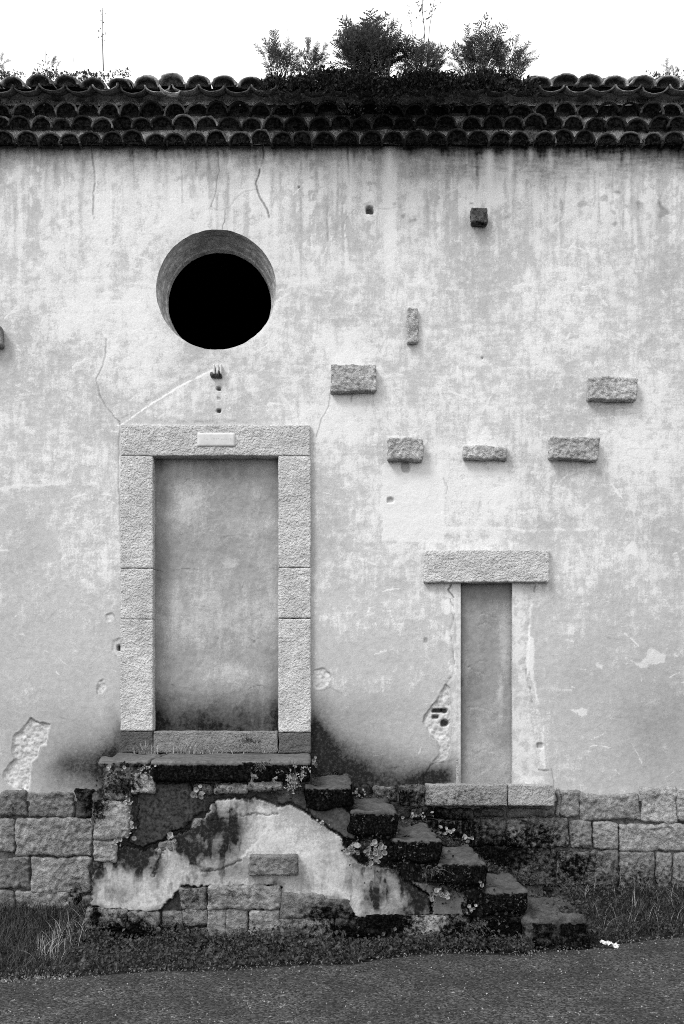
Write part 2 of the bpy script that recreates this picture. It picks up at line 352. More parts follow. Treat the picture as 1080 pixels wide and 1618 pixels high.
lime += .30 * sstep(3.0, .5, abs(PY - 447 + 12 * n1 + 4 * n3 - 3)) * sstep(-.1, .4, n2) + .25 * sstep(3.5, .5, abs(PY - 835 + 6 * n2)) * sstep(600, 640, PX) * sstep(960, 900, PX) + .3 * sstep(4, .5, abs(PY - (765 - (PX - 60) * .12) + 6 * n2)) * sstep(130, 90, PX) * sstep(-60, 0, PX)
damp_shade = drip_d + .06 * sstep(.1, -.5, n1) + .05 * sstep(.0, .6, fbm2(GX * 2, GZ * 2, 4, 12))
damp_shade += .08 * sstep(940, 1160, PY + 60 * n1) + .09 * sstep(820, 1120, PX + 60 * n1) * sstep(780, 1080, PY + 50 * n2) + .05 * sstep(260, -60, PX + 60 * n1) * sstep(600, 900, PY) + .05 * sstep(900, 1100, PX + 50 * n2)
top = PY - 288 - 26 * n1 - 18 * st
damp_shade += .42 * sstep(16, -34, top) * (.8 + .35 * br2) * (.75 + .5 * sstep(560, 700, PX) - .25 * sstep(260, 160, PX)) + .12 * sstep(262, 236, PY) + .38 * sstep(14, -12, PY - 240 - 14 * st2 - 12 * n3 - 10 * st)  # moisture band under the eaves, with the cornice's cast shade painted in
damp_shade += upper * (.03 * sstep(0, .5, st2) + .05 * sstep(.15, .6, st))
runs = blobs(PX + 2 * n3, PY, [(615,268,7.5,90,1.),(773,258,7,44,1.),(770,308,16,14,.5),(806,262,4.5,36,.9),(838,238,3.5,18,.9),(870,243,3.5,16,.8),(540,300,10,60,.3),(660,300,7,60,.3)]); damp_shade *= 1 - .92 * np.clip(runs, 0, 1)
dwx, dwy = warpd(11, 3.2, 20)
damp_shade += blobs(dwx, dwy, [(95,1205,40,28,.32),(60,1180,60,50,.16),(470,1170,60,40,.4),(690,1225,40,26,.3),(560,1120,70,30,.16),(341,566,70,16,.16),(1040,1130,70,80,.13),(930,1090,80,60,.06),(700,1165,20,60,.1),(100,1180,60,60,.22)])
soft = 1.0
for (bx_, by_, rx_, ry_, sv_) in [(498,1205,56,62,.97),(552,1230,86,54,.96),(644,1246,66,36,.80),(500,1150,26,50,.5),(178,1212,32,46,.92),(140,1212,58,42,.62),(184,1160,12,40,.5)]: soft = soft * (1 - sv_ * np.exp(-(((dwx - bx_) / rx_) ** 2 + ((dwy - by_) / ry_) ** 2)))
damp_shade += (1 - soft) * (1 + .10 * n3 + .08 * n2)
damp_shade += blobs(PX, PY, [(300,666,120,4,.35),(250,664,30,5,.3),(625,667,30,12,.0)]) * sstep(-.3, .2, n3)
for b in ((920,322,12,9),(952,318,10,8),(655,352,6,4),(622,318,5,5),(965,335,6,7),(972,352,6,5),(1045,330,7,9),(745,322,4,3),(888,325,5,8),(800,345,8,4),(1010,325,9,6),(975,300,10,5),(640,345,4,3)):
    damp_shade += .34 * sstep(1.1, .5, np.hypot((wpx - b[0]) / b[2], (wpy - b[1]) / b[3]) - .35 * n3)
damp_shade += .10 * sstep(3, .5, abs(PY - 452 + 5 * n1)) * sstep(-.1, .4, n3)
bare = np.zeros_like(GX); dark = np.zeros_like(GX); H = .006 * n1 + .0022 * n2 + .0009 * n3
# chipped plaster
chips = [([(47,1135),(60,1141),(78,1144),(75,1158),(73,1177),(64,1179),(59,1195),(49,1203),(46,1249),(30,1248),(14,1240),(5,1228),(6,1218),(22,1199),(19,1189),(21,1164),(35,1150)], .020, 1.0),
 ([(712,925),(722,925),(722,960),(719,1000),(722,1060),(722,1200),(700,1204),(680,1208),(672,1222),(668,1240),(722,1240),(727,1240),(727,922)], .004, .6),
 ([(703,1082),(710,1088),(711,1120),(714,1140),(711,1180),(708,1198),(690,1206),(684,1204),(694,1190),(690,1170),(676,1155),(669,1140),(672,1128),(690,1108)], .016, 1.0),
 ([(838,1060),(844,1090),(850,1120),(858,1150),(857,1170),(852,1200),(858,1212),(846,1216),(848,1185),(843,1160),(836,1120),(832,1080)], .004, 1.0),
 ([(830,925),(858,925),(860,945),(848,960),(835,955),(826,940)], .004, .8),
 ([(494,1058),(508,1056),(521,1062),(525,1074),(518,1086),(503,1089),(494,1084)], .010, .7),
 ([(178,1012),(188,1008),(200,1011),(204,1024),(196,1038),(184,1039),(177,1028)], .008, .6),
 ([(154,1076),(163,1074),(167,1086),(160,1100),(152,1096)], .010, 1.0), ([(167,972),(175,969),(179,976),(173,982),(167,980)], .008, 1.0),
 ([(328,576),(340,571),(355,574),(361,584),(357,596),(340,600),(328,592)], .005, .35), ([(334,610),(352,608),(356,630),(351,648),(338,646),(332,628)], .005, .5), ([(575,322),(586,318),(596,326),(594,337),(580,340)], .006, .5),
 ([(606,735),(650,733),(690,745),(698,850),(640,856),(607,850)], .0, .12)]
for P, dep, bv in chips:
    sd = poly_sd(PX + 2.2 * n3 + 2 * n2, PY + 2.2 * fbm2(GX * 14, GZ * 14, 4, 31) , P); m = sstep(1.2, -1.2, sd)
    H -= m * (dep * .7 + ((.010 * n3 + .006 * fbm2(GX * 30, GZ * 30, 3, 33)) if dep > .009 else .002 * n3)); bare = np.maximum(bare, bv * m)
    if dep > .006:
        dark += .5 * sstep(1.3, .2, abs(sd)) * sstep(-.1, .4, fbm2(GX * 8, GZ * 8, 3, 40)); damp_shade -= m * damp_shade * .5
        H += .0015 * sstep(5, 0, sd) * (1 - m)
# deep holes
for (cx, cy, rx, ry, dp) in ((190,1024,6,5,.05),(691,1123,8,3.2,.06),(702,1123,4,3.6,.06),(703,1143,6,5,.05),(688,1133,5,3,.03),(584,331,6,6,.05),(345,614,3.4,2.6,.03),(345,649,3,2.4,.03),(345,629,3.5,3,.006),(641,738,6.5,9,.018),(617,790,5,4,.015),(853,1178,5,4,.012),(472,296,1.4,1.4,.01),(762,566,1.2,2,.01),(672,1012,3,4,.006)):
    m = sstep(1.25, .75, np.maximum(abs(PX - cx) / rx, abs(PY - cy) / ry) * .5 + .5 * np.hypot((PX - cx) / rx, (PY - cy) / ry) + .35 * n3)
    H -= dp * m; dark = np.maximum(dark, m * (.85 if dp > .025 else .4))
# cracks
cr = [([(145,232),(147,260),(150,290),(146,320),(148,345)], 1.1, .8), ([(285,240),(287,280),(288,320)], .9, .45), ([(345,240),(345,270),(340,300),(333,328)], .9, .55), ([(414,232),(416,250),(409,270),(404,290),(410,312),(420,328),(425,342)], 1.4, 1.0),
 ([(405,300),(385,303),(370,315),(362,328),(350,332),(335,330)], .6, .3), ([(356,332),(354,348),(350,362)], .8, .6), ([(168,535),(166,560),(160,580),(151,600),(156,622),(168,645),(188,666)], .8, .6), ([(522,622),(518,645),(508,662),(500,690)], .9, .5),
 ([(712,924),(708,932),(716,944)], 1.5, .9), ([(845,925),(843,935)], 1.2, .7), ([(188,668),(187,720),(187,780),(190,840)], 1.0, .5), ([(556,622),(555,634)], 1.0, .8), ([(500,1092),(520,1086),(540,1096)], .8, .3), ([(640,325),(612,330),(596,330)], .6, .3), ([(850,1216),(866,1217)], 1.2, .9), ([(668,1240),(672,1222),(680,1208),(700,1204)], 1.2, .7), ([(870,1215),(876,1240)], .8, .5), ([(700,755),(706,770),(703,780)], .8, .4), ([(560,330),(545,345),(540,365)], .5, .25), ([(790,700),(830,690)], .01, 0)]
cx_, cy_ = PX + 2.0 * fbm2(GX * 9, GZ * 9, 4, 50, .6), PY + 2.0 * fbm2(GX * 9, GZ * 9, 4, 51, .6)
for P, w_, s_ in cr:
    d = seg_dist(cx_, cy_, P); m = sstep(w_ + .8, .1, d) * sstep(-.75, -.2, n3); dark = np.maximum(dark, m * s_ * .95); H -= .003 * m * s_; lime += .12 * s_ * sstep(6, 1.5, d)
# filled cable chase running up from the door corner
d = seg_dist(PX + 1.5 * n3, PY + 1.5 * n3, [(188,668),(235,635),(290,602),(336,580)]); lime = np.where(d < 4, .35, lime); lime += .55 * sstep(2, .3, abs(d - 4.5)) * sstep(-.4, .1, n3); H -= .003 * sstep(5, 3.5, d)
d = seg_dist(PX + 2 * n3, PY + 2 * n3, [(328,592),(328,580),(334,573),(345,571),(356,574),(361,584),(358,594)]); lime += .6 * sstep(2, .4, d) * sstep(-.5, .1, n3)
# bare jamb strips of the small door
jm = sstep(1, -1, poly_sd(PX + 2.5 * n2, PY, [(809,920),(846,920),(838,960),(834,1060),(842,1120),(850,1200),(862,1245),(809,1245)])); jl = sstep(1, -1, poly_sd(PX + 4 * n2, PY, [(716,922),(727,922),(727,1200),(716,1190),(712,1080),(719,1000)])); bare = np.maximum(bare, .35 * np.maximum(jm, jl)); lime += .45 * np.maximum(jm, jl) * sstep(-.5, .2, n3)
for P_ in ([(716,925),(708,934),(715,960),(712,1000),(717,1060),(704,1085),(712,1120),(711,1185)], [(846,924),(838,940),(834,965),(833,1010),(831,1060),(838,1090),(846,1130)]):
    e_ = seg_dist(PX + 3 * n3 + 3 * n2, PY + 3 * n3, P_); dark = np.maximum(dark, .55 * sstep(1.5, .2, e_) * sstep(-.05, .3, fbm2(GX * 9, GZ * 9, 3, 44))); H -= .004 * sstep(3, .5, e_)
H *= 1; H -= .002 * jm
fe = seg_dist(PX + 5 * n2 + 3 * n3, PY, [(708,930),(706,990),(716,1060),(700,1110),(704,1200)]); lime += .6 * sstep(7, 2, fe) * sstep(-.2, .2, n2); fe = seg_dist(PX + 6 * n2 + 3 * n3, PY, [(850,930),(836,1000),(840,1080),(852,1140),(856,1210)]); lime += .8 * sstep(9, 2, fe) * sstep(-.3, .1, n2)
damp_shade += blobs(PX, PY, [(708,1222,26,20,.22)]); lime = np.clip(lime, 0, 1.15); damp_shade = np.clip(damp_shade, 0, 1)
# flatten next to the openings
edge = np.minimum(np.abs(PX - 727.5), np.abs(PX - 809)); H = np.where((PY > 905) & (PY < 1250), H * sstep(0, 5, edge), H); H *= sstep(0, 6, np.abs(ring - 95.5))
Yw = -H
V = np.stack([GX, Yw, GZ], -1).reshape(-1, 3); nx, nz = GX.shape
i = np.arange(nx * nz).reshape(nx, nz); Q = np.stack([i[:-1, :-1], i[1:, :-1], i[1:, 1:], i[:-1, 1:]], -1).reshape(-1, 4)
CXc, CZc, RW = wx(341.5), wz(457.5), 95.5 / 200
r = np.hypot(V[:, 0] - CXc, V[:, 2] - CZc); ins = r < RW; keep = ~ins[Q].all(1)
pc = PX.ravel()[Q].mean(1); qc = PY.ravel()[Q].mean(1)
keep &= ~((pc > 212) & (pc < 468) & (qc > 696) & (qc < 1192)); keep &= ~((pc > 727.4) & (pc < 809.1) & (qc > 894) & (qc < 1260))
Q = Q[keep]; used = np.unique(Q); mv = np.zeros(len(V), bool); mv[used] = True; mv &= ins
an_ = np.arctan2(V[:, 2] - CZc, V[:, 0] - CXc); k = (RW + .004 * fbm2(np.cos(an_) * 5, np.sin(an_) * 5, 4, 81) - .002) / np.maximum(r, 1e-6); V[mv, 0] = CXc + (V[mv, 0] - CXc) * k[mv]; V[mv, 2] = CZc + (V[mv, 2] - CZc) * k[mv]; V[mv, 1] = 0
remap = np.full(len(V), -1); remap[used] = np.arange(len(used))
me = mesh_np('plaster_wall', V[used], remap[Q]); wear_shade = np.stack([damp_shade, lime, bare, np.clip(dark, 0, 1)], -1).reshape(-1, 4)[used]; cattr(me, 'wear_shade', wear_shade)
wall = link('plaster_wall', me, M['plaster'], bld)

def relief(name, parent, mat, px0, px1, py0, py1, Y, fn, cell=.008):
    xs = np.linspace(wx(px0, Y), wx(px1, Y), max(2, int((px1 - px0) / 200 / cell))); zs = np.linspace(wz(py1, Y), wz(py0, Y), max(2, int((py1 - py0) / 200 / cell)))
    gx, gz = np.meshgrid(xs, zs, indexing='ij'); h, wear_shade, keep = fn(gx, gz, topx(gx, Y), topy(gz, Y))
    i = np.arange(gx.size).reshape(gx.shape); Q = np.stack([i[:-1, :-1], i[1:, :-1], i[1:, 1:], i[:-1, 1:]], -1).reshape(-1, 4)
    V = np.stack([gx, Y - h, gz], -1).reshape(-1, 3); Wr = np.stack([np.clip(w * np.ones_like(gx), 0, 1) for w in wear_shade], -1).reshape(-1, 4)
    if keep is not None:
        Q = Q[keep.ravel()[Q].all(1)]; u = np.unique(Q); rm = np.full(len(V), -1); rm[u] = np.arange(len(u)); V, Wr, Q = V[u], Wr[u], rm[Q]
    me = mesh_np(name, V, Q); cattr(me, 'wear_shade', Wr); return link(name, me, mat, parent)
def fill_big(gx, gz, px, py):
    a = fbm2(gx * 2.2, gz * 2.2, 5, 60); b = fbm2(gx * 9, gz * 9, 5, 61); c = fbm2(gx * 26, gz * 26, 3, 62)
    h = .006 * a + .003 * b + .0015 * c
    for P in ([(250,905),(290,899),(310,903),(322,900)], [(250,1080),(262,1078),(275,1084)], [(385,1008),(402,1018),(408,1012)], [(300,740),(330,748),(370,742)], [(245,1018),(280,1014)], [(392,1090),(405,1084),(425,1088)], [(340,852),(370,846),(400,850)], [(250,835),(262,842),(282,848)], [(380,1000),(420,1015)], [(265,770),(290,790)]):
        h -= .003 * sstep(1.6, .3, seg_dist(px + 5 * b, py + 5 * b, P)) * sstep(-.3, .3, a + b)
    dk = 0 * a
    for P in ([(250,1080),(262,1078),(275,1084)], [(392,1090),(405,1084),(425,1088)], [(380,1000),(405,1016)], [(250,905),(290,899),(322,900)], [(265,770),(300,760),(340,764)], [(300,955),(330,960)], [(340,852),(370,846)]): dk = np.maximum(dk, .5 * sstep(1.2, .2, seg_dist(px + 5 * b, py + 5 * b, P)) * sstep(-.2, .2, b))
    lime = .28 + .28 * a + .22 * b + .15 * fbm2(gx * 20, gz * 3, 3, 63) + blobs(px, py, [(365,890,12,10,.5),(345,1000,60,40,.35),(310,800,50,60,.25),(375,1060,40,25,.25)])
    damp_shade = .10 * sstep(-.1, .5, -a) + .84 * sstep(1060, 1145, py + 7 * a + 2 * b) + .18 * sstep(775, 735, py + 20 * a) * sstep(-.3, .3, b) + .22 * sstep(275, 245, px + 12 * a) + .2 * sstep(416, 440, px - 10 * a) + .12 * sstep(0, .6, b)  # damp foot; lintel shade painted across the top, both sides darker
    return h, (damp_shade, lime, 0 * a, dk), None
relief('door_infill', bld, M['infill'], 230, 452, 705, 1180, .075, fill_big)
def fill_small(gx, gz, px, py):
    a = fbm2(gx * 3, gz * 3, 5, 70); b = fbm2(gx * 11, gz * 11, 5, 71); sw = np.sin(seg_dist(px, py, [(768, 985), (768, 1075), (755, 1110)]) * .45 + 5 * a)
    h = .006 * a + .003 * b + .0007 * sw * sstep(1160, 1080, py)
    for P in ([(735,1060),(760,1045),(790,1052)], [(740,1055),(765,1066),(790,1048)], [(750,990),(770,985),(785,995)], [(740,980),(760,970),(785,976)], [(740,1000),(745,985),(765,968)], [(735,1120),(760,1118),(775,1125)], [(740,1190),(800,1186)]):
        h -= .0035 * sstep(1.6, .3, seg_dist(px + 5 * b, py + 5 * b, P)) * sstep(-.3, .3, a + b)
    lime = .2 + .4 * a + .2 * b + blobs(px, py, [(796,1020,10,50,.5),(790,1100,5,45,.6),(735,1040,6,60,.3),(770,1170,40,50,.25),(796,1200,14,40,.3)])
    damp_shade = .14 + .16 * sstep(975, 930, py + 14 * a) + .16 * sstep(0, .5, a) + .2 * blobs(px, py, [(740,1090,20,60,1)]) + .25 * sstep(6, 0, np.minimum(px - 727, 810 - px)) + .10 * sstep(.1, .6, b)  # darker at the top and along both side edges
    return h, (damp_shade, lime, 0 * a, 0 * a), None
relief('small_door_infill', bld, M['infill'], 722, 815, 905, 1252, .045, fill_small)
# returns of the small door opening (plastered edges of the wall)
def strip(name, x0, x1, y0, y1, z0, z1, mat, parent, tone=.4):
    return block(name, parent, mat, x0, x1, y0, y1, z0, z1, tone, moss=0., cell=.04, amp=.001, rnd=.003)
strip('jamb', wx(720), wx(727.5), .004, .07, wz(1245), wz(915), M['hammer'], bld, .4); strip('jamb', wx(809), wx(816), .004, .07, wz(1245), wz(915), M['hammer'], bld, .4)
# dark room behind, house body
def shell(name, faces, verts, mat, parent): return link(name, mesh_np(name, verts, faces, False), mat, parent)
def boxmesh(name, x0, x1, y0, y1, z0, z1, mat, parent):
    v = [(x, y, z) for x in (x0, x1) for y in (y0, y1) for z in (z0, z1)]
    return shell(name, [(0,1,3,2),(4,6,7,5),(0,4,5,1),(2,3,7,6),(0,2,6,4),(1,5,7,3)], v, mat, parent)
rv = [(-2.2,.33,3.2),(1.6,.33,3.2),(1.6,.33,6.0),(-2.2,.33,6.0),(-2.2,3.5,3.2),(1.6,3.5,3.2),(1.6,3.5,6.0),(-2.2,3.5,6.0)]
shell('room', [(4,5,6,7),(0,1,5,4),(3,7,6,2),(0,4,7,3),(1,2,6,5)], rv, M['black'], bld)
boxmesh('body', -5.98, 5.98, 3.6, 5.5, -.2, 6.2, M['mortar'], bld)
for s_ in (-5.98, 5.9): boxmesh('side_wall', s_, s_ + .08, .05, 3.6, -.2, 6.2, M['mortar'], bld)
# round window: stepped reveal
prof = [(.4835, .003), (.480, .105), (.468, .109), (.458, .165), (.449, .169), (.436, .245), (.426, .25), (.420, .30), (.60, .32)]
n = 96; a = np.linspace(0, 2 * np.pi, n, endpoint=False); Vv = []
for (rr, yy) in prof:
    j = .0025 * fbm2(np.cos(a) * 3 + yy * 9, np.sin(a) * 3 + rr * 7, 3, 80)
    Vv.append(np.stack([CXc + (rr + (j if yy > 0 else 0)) * np.cos(a), np.full(n, yy), CZc + (rr + (j if yy > 0 else 0)) * np.sin(a)], -1))
Vv = np.concatenate(Vv); Qv = [(k * n + i, k * n + (i + 1) % n, (k + 1) * n + (i + 1) % n, (k + 1) * n + i) for k in range(len(prof) - 1) for i in range(n)]
rw = shell('round_window', Qv, Vv, M['reveal'], bld)

# --- big door: dressed stone surround
def dressed(name, px0, px1, py0, py1, Y, depth, tone=.55, **kw):
    kw.setdefault('cell', .012); kw.setdefault('amp', .006); kw.setdefault('freq', 16.); kw.setdefault('rnd', .006); kw.setdefault('warp', .0035); kw.setdefault('wfreq', 9.)
    return pblock(name, bld, M['hammer'], px0, px1, py0, py1, Y, depth, tone, seedv=px0 * .01 + py0 * .003, **kw)
dressed('lintel', 190.5, 490, 671, 720, -.035, .13, .58)
for (a0, a1, t) in ((720.4, 897.9, .60), (898.5, 978.2, .61), (978.8, 1155.3, .60)): dressed('jamb_stone', 189.5, 241.5, a0, a1, -.034, .13, t)
for (a0, a1, t) in ((720.4, 896.9, .59), (897.5, 976.8, .60), (977.6, 1156.9, .60)): dressed('jamb_stone', 439.5, 491, a0, a1, -.034, .13, t)
dressed('base_stone', 189.5, 240.5, 1155.8, 1190, -.03, .13, .10); dressed('base_stone', 440, 491, 1157.4, 1190, -.03, .13, .13)
dressed('threshold', 242, 438.5, 1155.5, 1190, -.026, .16, .24)
# small door
dressed('small_lintel', 669.5, 868, 869, 920, -.05, .14, .60)
dressed('sill', 673.5, 801.5, 1239.5, 1273.5, -.11, .2, .30); dressed('sill', 803, 876, 1240, 1273.5, -.11, .2, .40)
# projecting stones left in the plaster
for (a0, a1, b0, b1, pr, t, rot) in ((523,594,577,618,.075,.40,.0), (613,668,692,726,.085,.40,.03), (733,801,704,725,.07,.42,.03), (869,945,691,725,.08,.42,.05), (932,1006,595,631,.08,.44,.03), (644,659,486,541,.05,.42,0), (745,770,328,351,.09,.12,0), (-26,1.5,516,546,.08,.25,0)):
    o = pblock('projecting_stone', bld, M['rough'], a0, a1, b0, b1, -pr * .8, pr + .05, t * 1.15, cell=.008, amp=.011, freq=22., rnd=.009, warp=.010, wfreq=8., ridged=True, seedv=a0 * .01)
    if rot:
        c = W((a0 + a1) / 2, (b0 + b1) / 2, -pr); o.matrix_world = Matrix.Translation(c) @ Matrix.Rotation(rot, 4, 'Y') @ Matrix.Translation(-c)

# --- stone plinth: mortar bed and its stones
def bed(name, x0, x1, z0, z1, Y, parent):
    xs = np.arange(x0, x1, .03); zs = np.arange(z0, z1, .03); gx, gz = np.meshgrid(xs, zs, indexing='ij')
    i = np.arange(gx.size).reshape(gx.shape); Q = np.stack([i[:-1, :-1], i[1:, :-1], i[1:, 1:], i[:-1, 1:]], -1).reshape(-1, 4)
    return link(name, mesh_np(name, np.stack([gx, Y + .012 * fbm2(gx * 7, gz * 7, 4), gz], -1).reshape(-1, 3), Q), M['mortar'], parent)
plinth = bed('plinth', -6, 6, -.3, 1.03, .015, bld)
PL = [(0,41,1250,1290,.30),(44,116,1251,1291,.33),(118,150,1246,1290,.10),(-2,22,1293,1347,.32),(25,146,1293,1352,.36),(-4,46,1355,1405,.30),(49,142,1355,1411,.34),(-3,22,1408,1475,.26),(25,126,1409,1475,.27),(128,160,1414,1480,.2),
 (878,883,1246,1291,.42),(884.5,915,1249,1290,.42),(917,1011,1254,1296,.43),(1012.5,1068,1243,1300,.43),(1071,1120,1249,1297,.40),(800,898,1293,1338,.28),(900,935,1296,1341,.38),(937,977,1299,1343,.40),(979,1086,1302,1345,.40),
 (880,977,1345,1400,.22),(979,1034,1347,1405,.30),(1036,1062,1347,1405,.28),(1064,1120,1348,1405,.28),(800,879,1340,1400,.12),(1030,1130,1406,1460,.25),(940,1028,1406,1460,.2),(860,938,1402,1460,.12),
 (685,748,1278,1294,.12),(750,798,1279,1290,.12),(800,874,1278,1291,.2),(697,744,1297,1321,.22),(748,798,1292,1335,.14),(650,694,1296,1330,.1),(700,745,1323,1370,.08),(748,798,1338,1385,.08),(630,671.5,1242,1275,.20),(588,627,1243,1266,.18),(590,648,1268,1292,.08),(560,588,1240,1290,.06),(650,683,1277,1294,.08)]
for (a0, a1, b0, b1, t) in PL:
    sm = (a1 - a0) < 60; pblock('stone', plinth, M['rough'], a0 + .9, a1 - .9, b0 + .9, b1 - .9, -.026 + .012 * random.random(), .06, t * random.uniform(.60, 1.0), cell=.0105, amp=.021, freq=10., rnd=.016, warp=.018, wfreq=6., ridged=True, octv=6, seedv=a0 * .013 + b0 * .007)
for side in (-1, 1):
    for (b0, b1) in ((1250, 1291), (1294, 1347), (1350, 1404), (1407, 1462)):
        x = -4.0 if side < 0 else 1122.0
        while -470 < x < 1560:
            w_ = random.uniform(40, 110); a0, a1 = (x - w_, x - 2) if side < 0 else (x, x + w_ - 2); x += side * w_
            pblock('stone', plinth, M['rough'], a0, a1, b0, b1, -.03 + .01 * random.random(), .06, random.uniform(.26, .4), cell=.02, amp=.017, freq=8., rnd=.016, warp=.012, wfreq=5., ridged=True, seedv=a0 * .01)

# ------------------------------------------------------------------ eaves: three rows of barrel tiles, mortar, roof tiles
def tile_mesh(seed, r=.083, th=.013, ln=.26, concave=False, filled=True, squash=.95, leg=0., fmat=None, rec=.0):
    rs = np.random.default_rng(seed); n = 14; V = []; Fq = []
    ang = np.linspace(0, np.pi, n + 1); lg = np.where((np.arange(n + 1) == 0) | (np.arange(n + 1) == n), leg, 0.)
    for (yy, k) in ((0, 1.0), (.03, .99), (ln, .86)):
        for rr in (r, r - th):
            j = 1 + .025 * rs.normal(size=n + 1) * (1 if yy < .1 else 0)
            z = np.sin(ang) * rr * k * squash * j - lg
            V += list(zip(-np.cos(ang) * rr * k * j, np.full(n + 1, yy + .006 * rs.normal() * 0), -z if concave else z))
    m = n + 1
    for k in range(2):
        o, i2 = k * 2 * m, k * 2 * m + m; o2, i3 = o + 2 * m, i2 + 2 * m
        for q in range(n): Fq += [(o + q, o + q + 1, o2 + q + 1, o2 + q), (i2 + q + 1, i2 + q, i3 + q, i3 + q + 1)]
    for q in range(n): Fq.append((q, m + q, m + q + 1, q + 1))
    for q in (0, n): Fq += [(q, 2 * m + q, 3 * m + q, m + q), (2 * m + q, 4 * m + q, 5 * m + q, 3 * m + q)]
    nf = len(Fq); fl = []
    if filled:
        b = len(V); yy = .012 + rec + .012 * rs.random(); rr = r - th * .5
        for ra in (1.0, .62, .25, .01):
            V += list(zip(-np.cos(ang) * rr * ra, yy + (1 - ra) * -.004 + .005 * rs.normal(size=m), np.sin(ang) * rr * squash * ra - lg * ra - leg * .6 * (1 - ra)))
        for k in range(3):
            for q in range(n): fl.append((b + k * m + q, b + k * m + q + 1, b + (k + 1) * m + q + 1, b + (k + 1) * m + q))
    if concave: Fq = [f[::-1] for f in Fq]
    me = bpy.data.meshes.new('tile'); me.from_pydata([tuple(map(float, v)) for v in V], [], Fq + [f for f in fl if len(set(f)) == 4])
    me.materials.append(M['tile']); me.materials.append(fmat or M['fill'])
    mi = np.zeros(len(me.polygons), np.int32); mi[nf:] = 1; me.polygons.foreach_set('material_index', mi)
    me.polygons.foreach_set('use_smooth', np.full(len(me.polygons), True)); me.update(); return me
eav_v, eav_q = [], []
def addstep(y0, z0, y1, z1):
    xs = np.arange(-6, 6.01, .03); b = len(eav_v); k = 6
    for x in xs:
        for t in np.linspace(0, 1, k): eav_v.append((x, y0 + (y1 - y0) * t + .010 * float(perlin2(np.array(x * 9), np.array(z0 * 9 + t * 3))), z0 + (z1 - z0) * t + .004 * float(perlin2(np.array(x * 8 + 3), np.array(t * 3)))))
    for i in range(len(xs) - 1):
        for t in range(k - 1): eav_q.append((b + i * k + t, b + (i + 1) * k + t, b + (i + 1) * k + t + 1, b + i * k + t + 1))
rows = [(-.078, 6.178 - .088), (-.088, 6.291 - .088), (-.098, 6.394 - .088)]
addstep(-.030, 6.093, -.050, 6.47); nv = len(eav_q)
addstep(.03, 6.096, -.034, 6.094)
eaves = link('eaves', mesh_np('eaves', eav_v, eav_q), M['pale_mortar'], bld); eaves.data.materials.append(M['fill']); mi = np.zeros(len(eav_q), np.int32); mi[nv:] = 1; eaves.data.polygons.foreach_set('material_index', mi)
fm = [tile_mesh(s_, .092, .014, .2, False, True, .96, .004) for s_ in range(5)]; cm = [tile_mesh(20 + s_, .102, .017, .42, False, True, .70, 0., M['mortar'], .05) for s_ in range(4)]; pm = [tile_mesh(40 + s_, .104, .014, .42, True, False, .50) for s_ in range(3)]
def overgrown(px): return float(blobs(np.array([px]), np.array([0.]), [(620, 0, 170, 1, 1.), (760, 0, 110, 1, .8), (470, 0, 60, 1, .8), (90, 0, 120, 1, .45)])[0])
for k, (yy, zz) in enumerate(rows):
    x = -4.90 + (.085 if k % 2 else 0)
    while x < 5.2:
        if random.random() < .012: x += .16; continue
        o = link('tile', random.choice(fm), None, eaves, tone=.02 + (.12 + .10 * k) * random.random() ** 1.6 * (1 - .85 * overgrown(topx(x, yy))))
        o.location = (x + random.uniform(-.012, .012), yy + random.uniform(-.018, .014), zz + random.uniform(-.012, .010)); o.rotation_euler = (random.uniform(-.1, .1), random.uniform(-.12, .12), random.uniform(-.1, .1)); o.scale = (random.uniform(.92, 1.05), 1, random.uniform(.88, 1.08))
        x += .168 + random.uniform(-.014, .014)
s = N('band_plaster', .95, .1); v = s.math('MULTIPLY', s.map(s.noise(7, 7, .7), .36, .56, .16, .74), s.map(s.noise(50, 5, .7), .3, .7, .6, 1.15)); s.col(v); s.bump(s.noise(50, 7, .7), .8, .012)
gx, gt = np.meshgrid(np.arange(-6, 6.01, .02), np.linspace(0, 1, 7), indexing='ij'); i = np.arange(gx.size).reshape(gx.shape); Q = np.stack([i[:-1, :-1], i[1:, :-1], i[1:, 1:], i[:-1, 1:]], -1).reshape(-1, 4)
link('plaster_band', mesh_np('plaster_band', np.stack([gx, -.082 - .012 * fbm2(gx * 6, gt, 3, 66), 6.372 + .10 * gt + .012 * fbm2(gx * 7, gt * 2, 3, 65)], -1).reshape(-1, 3), Q), s.m, bld)
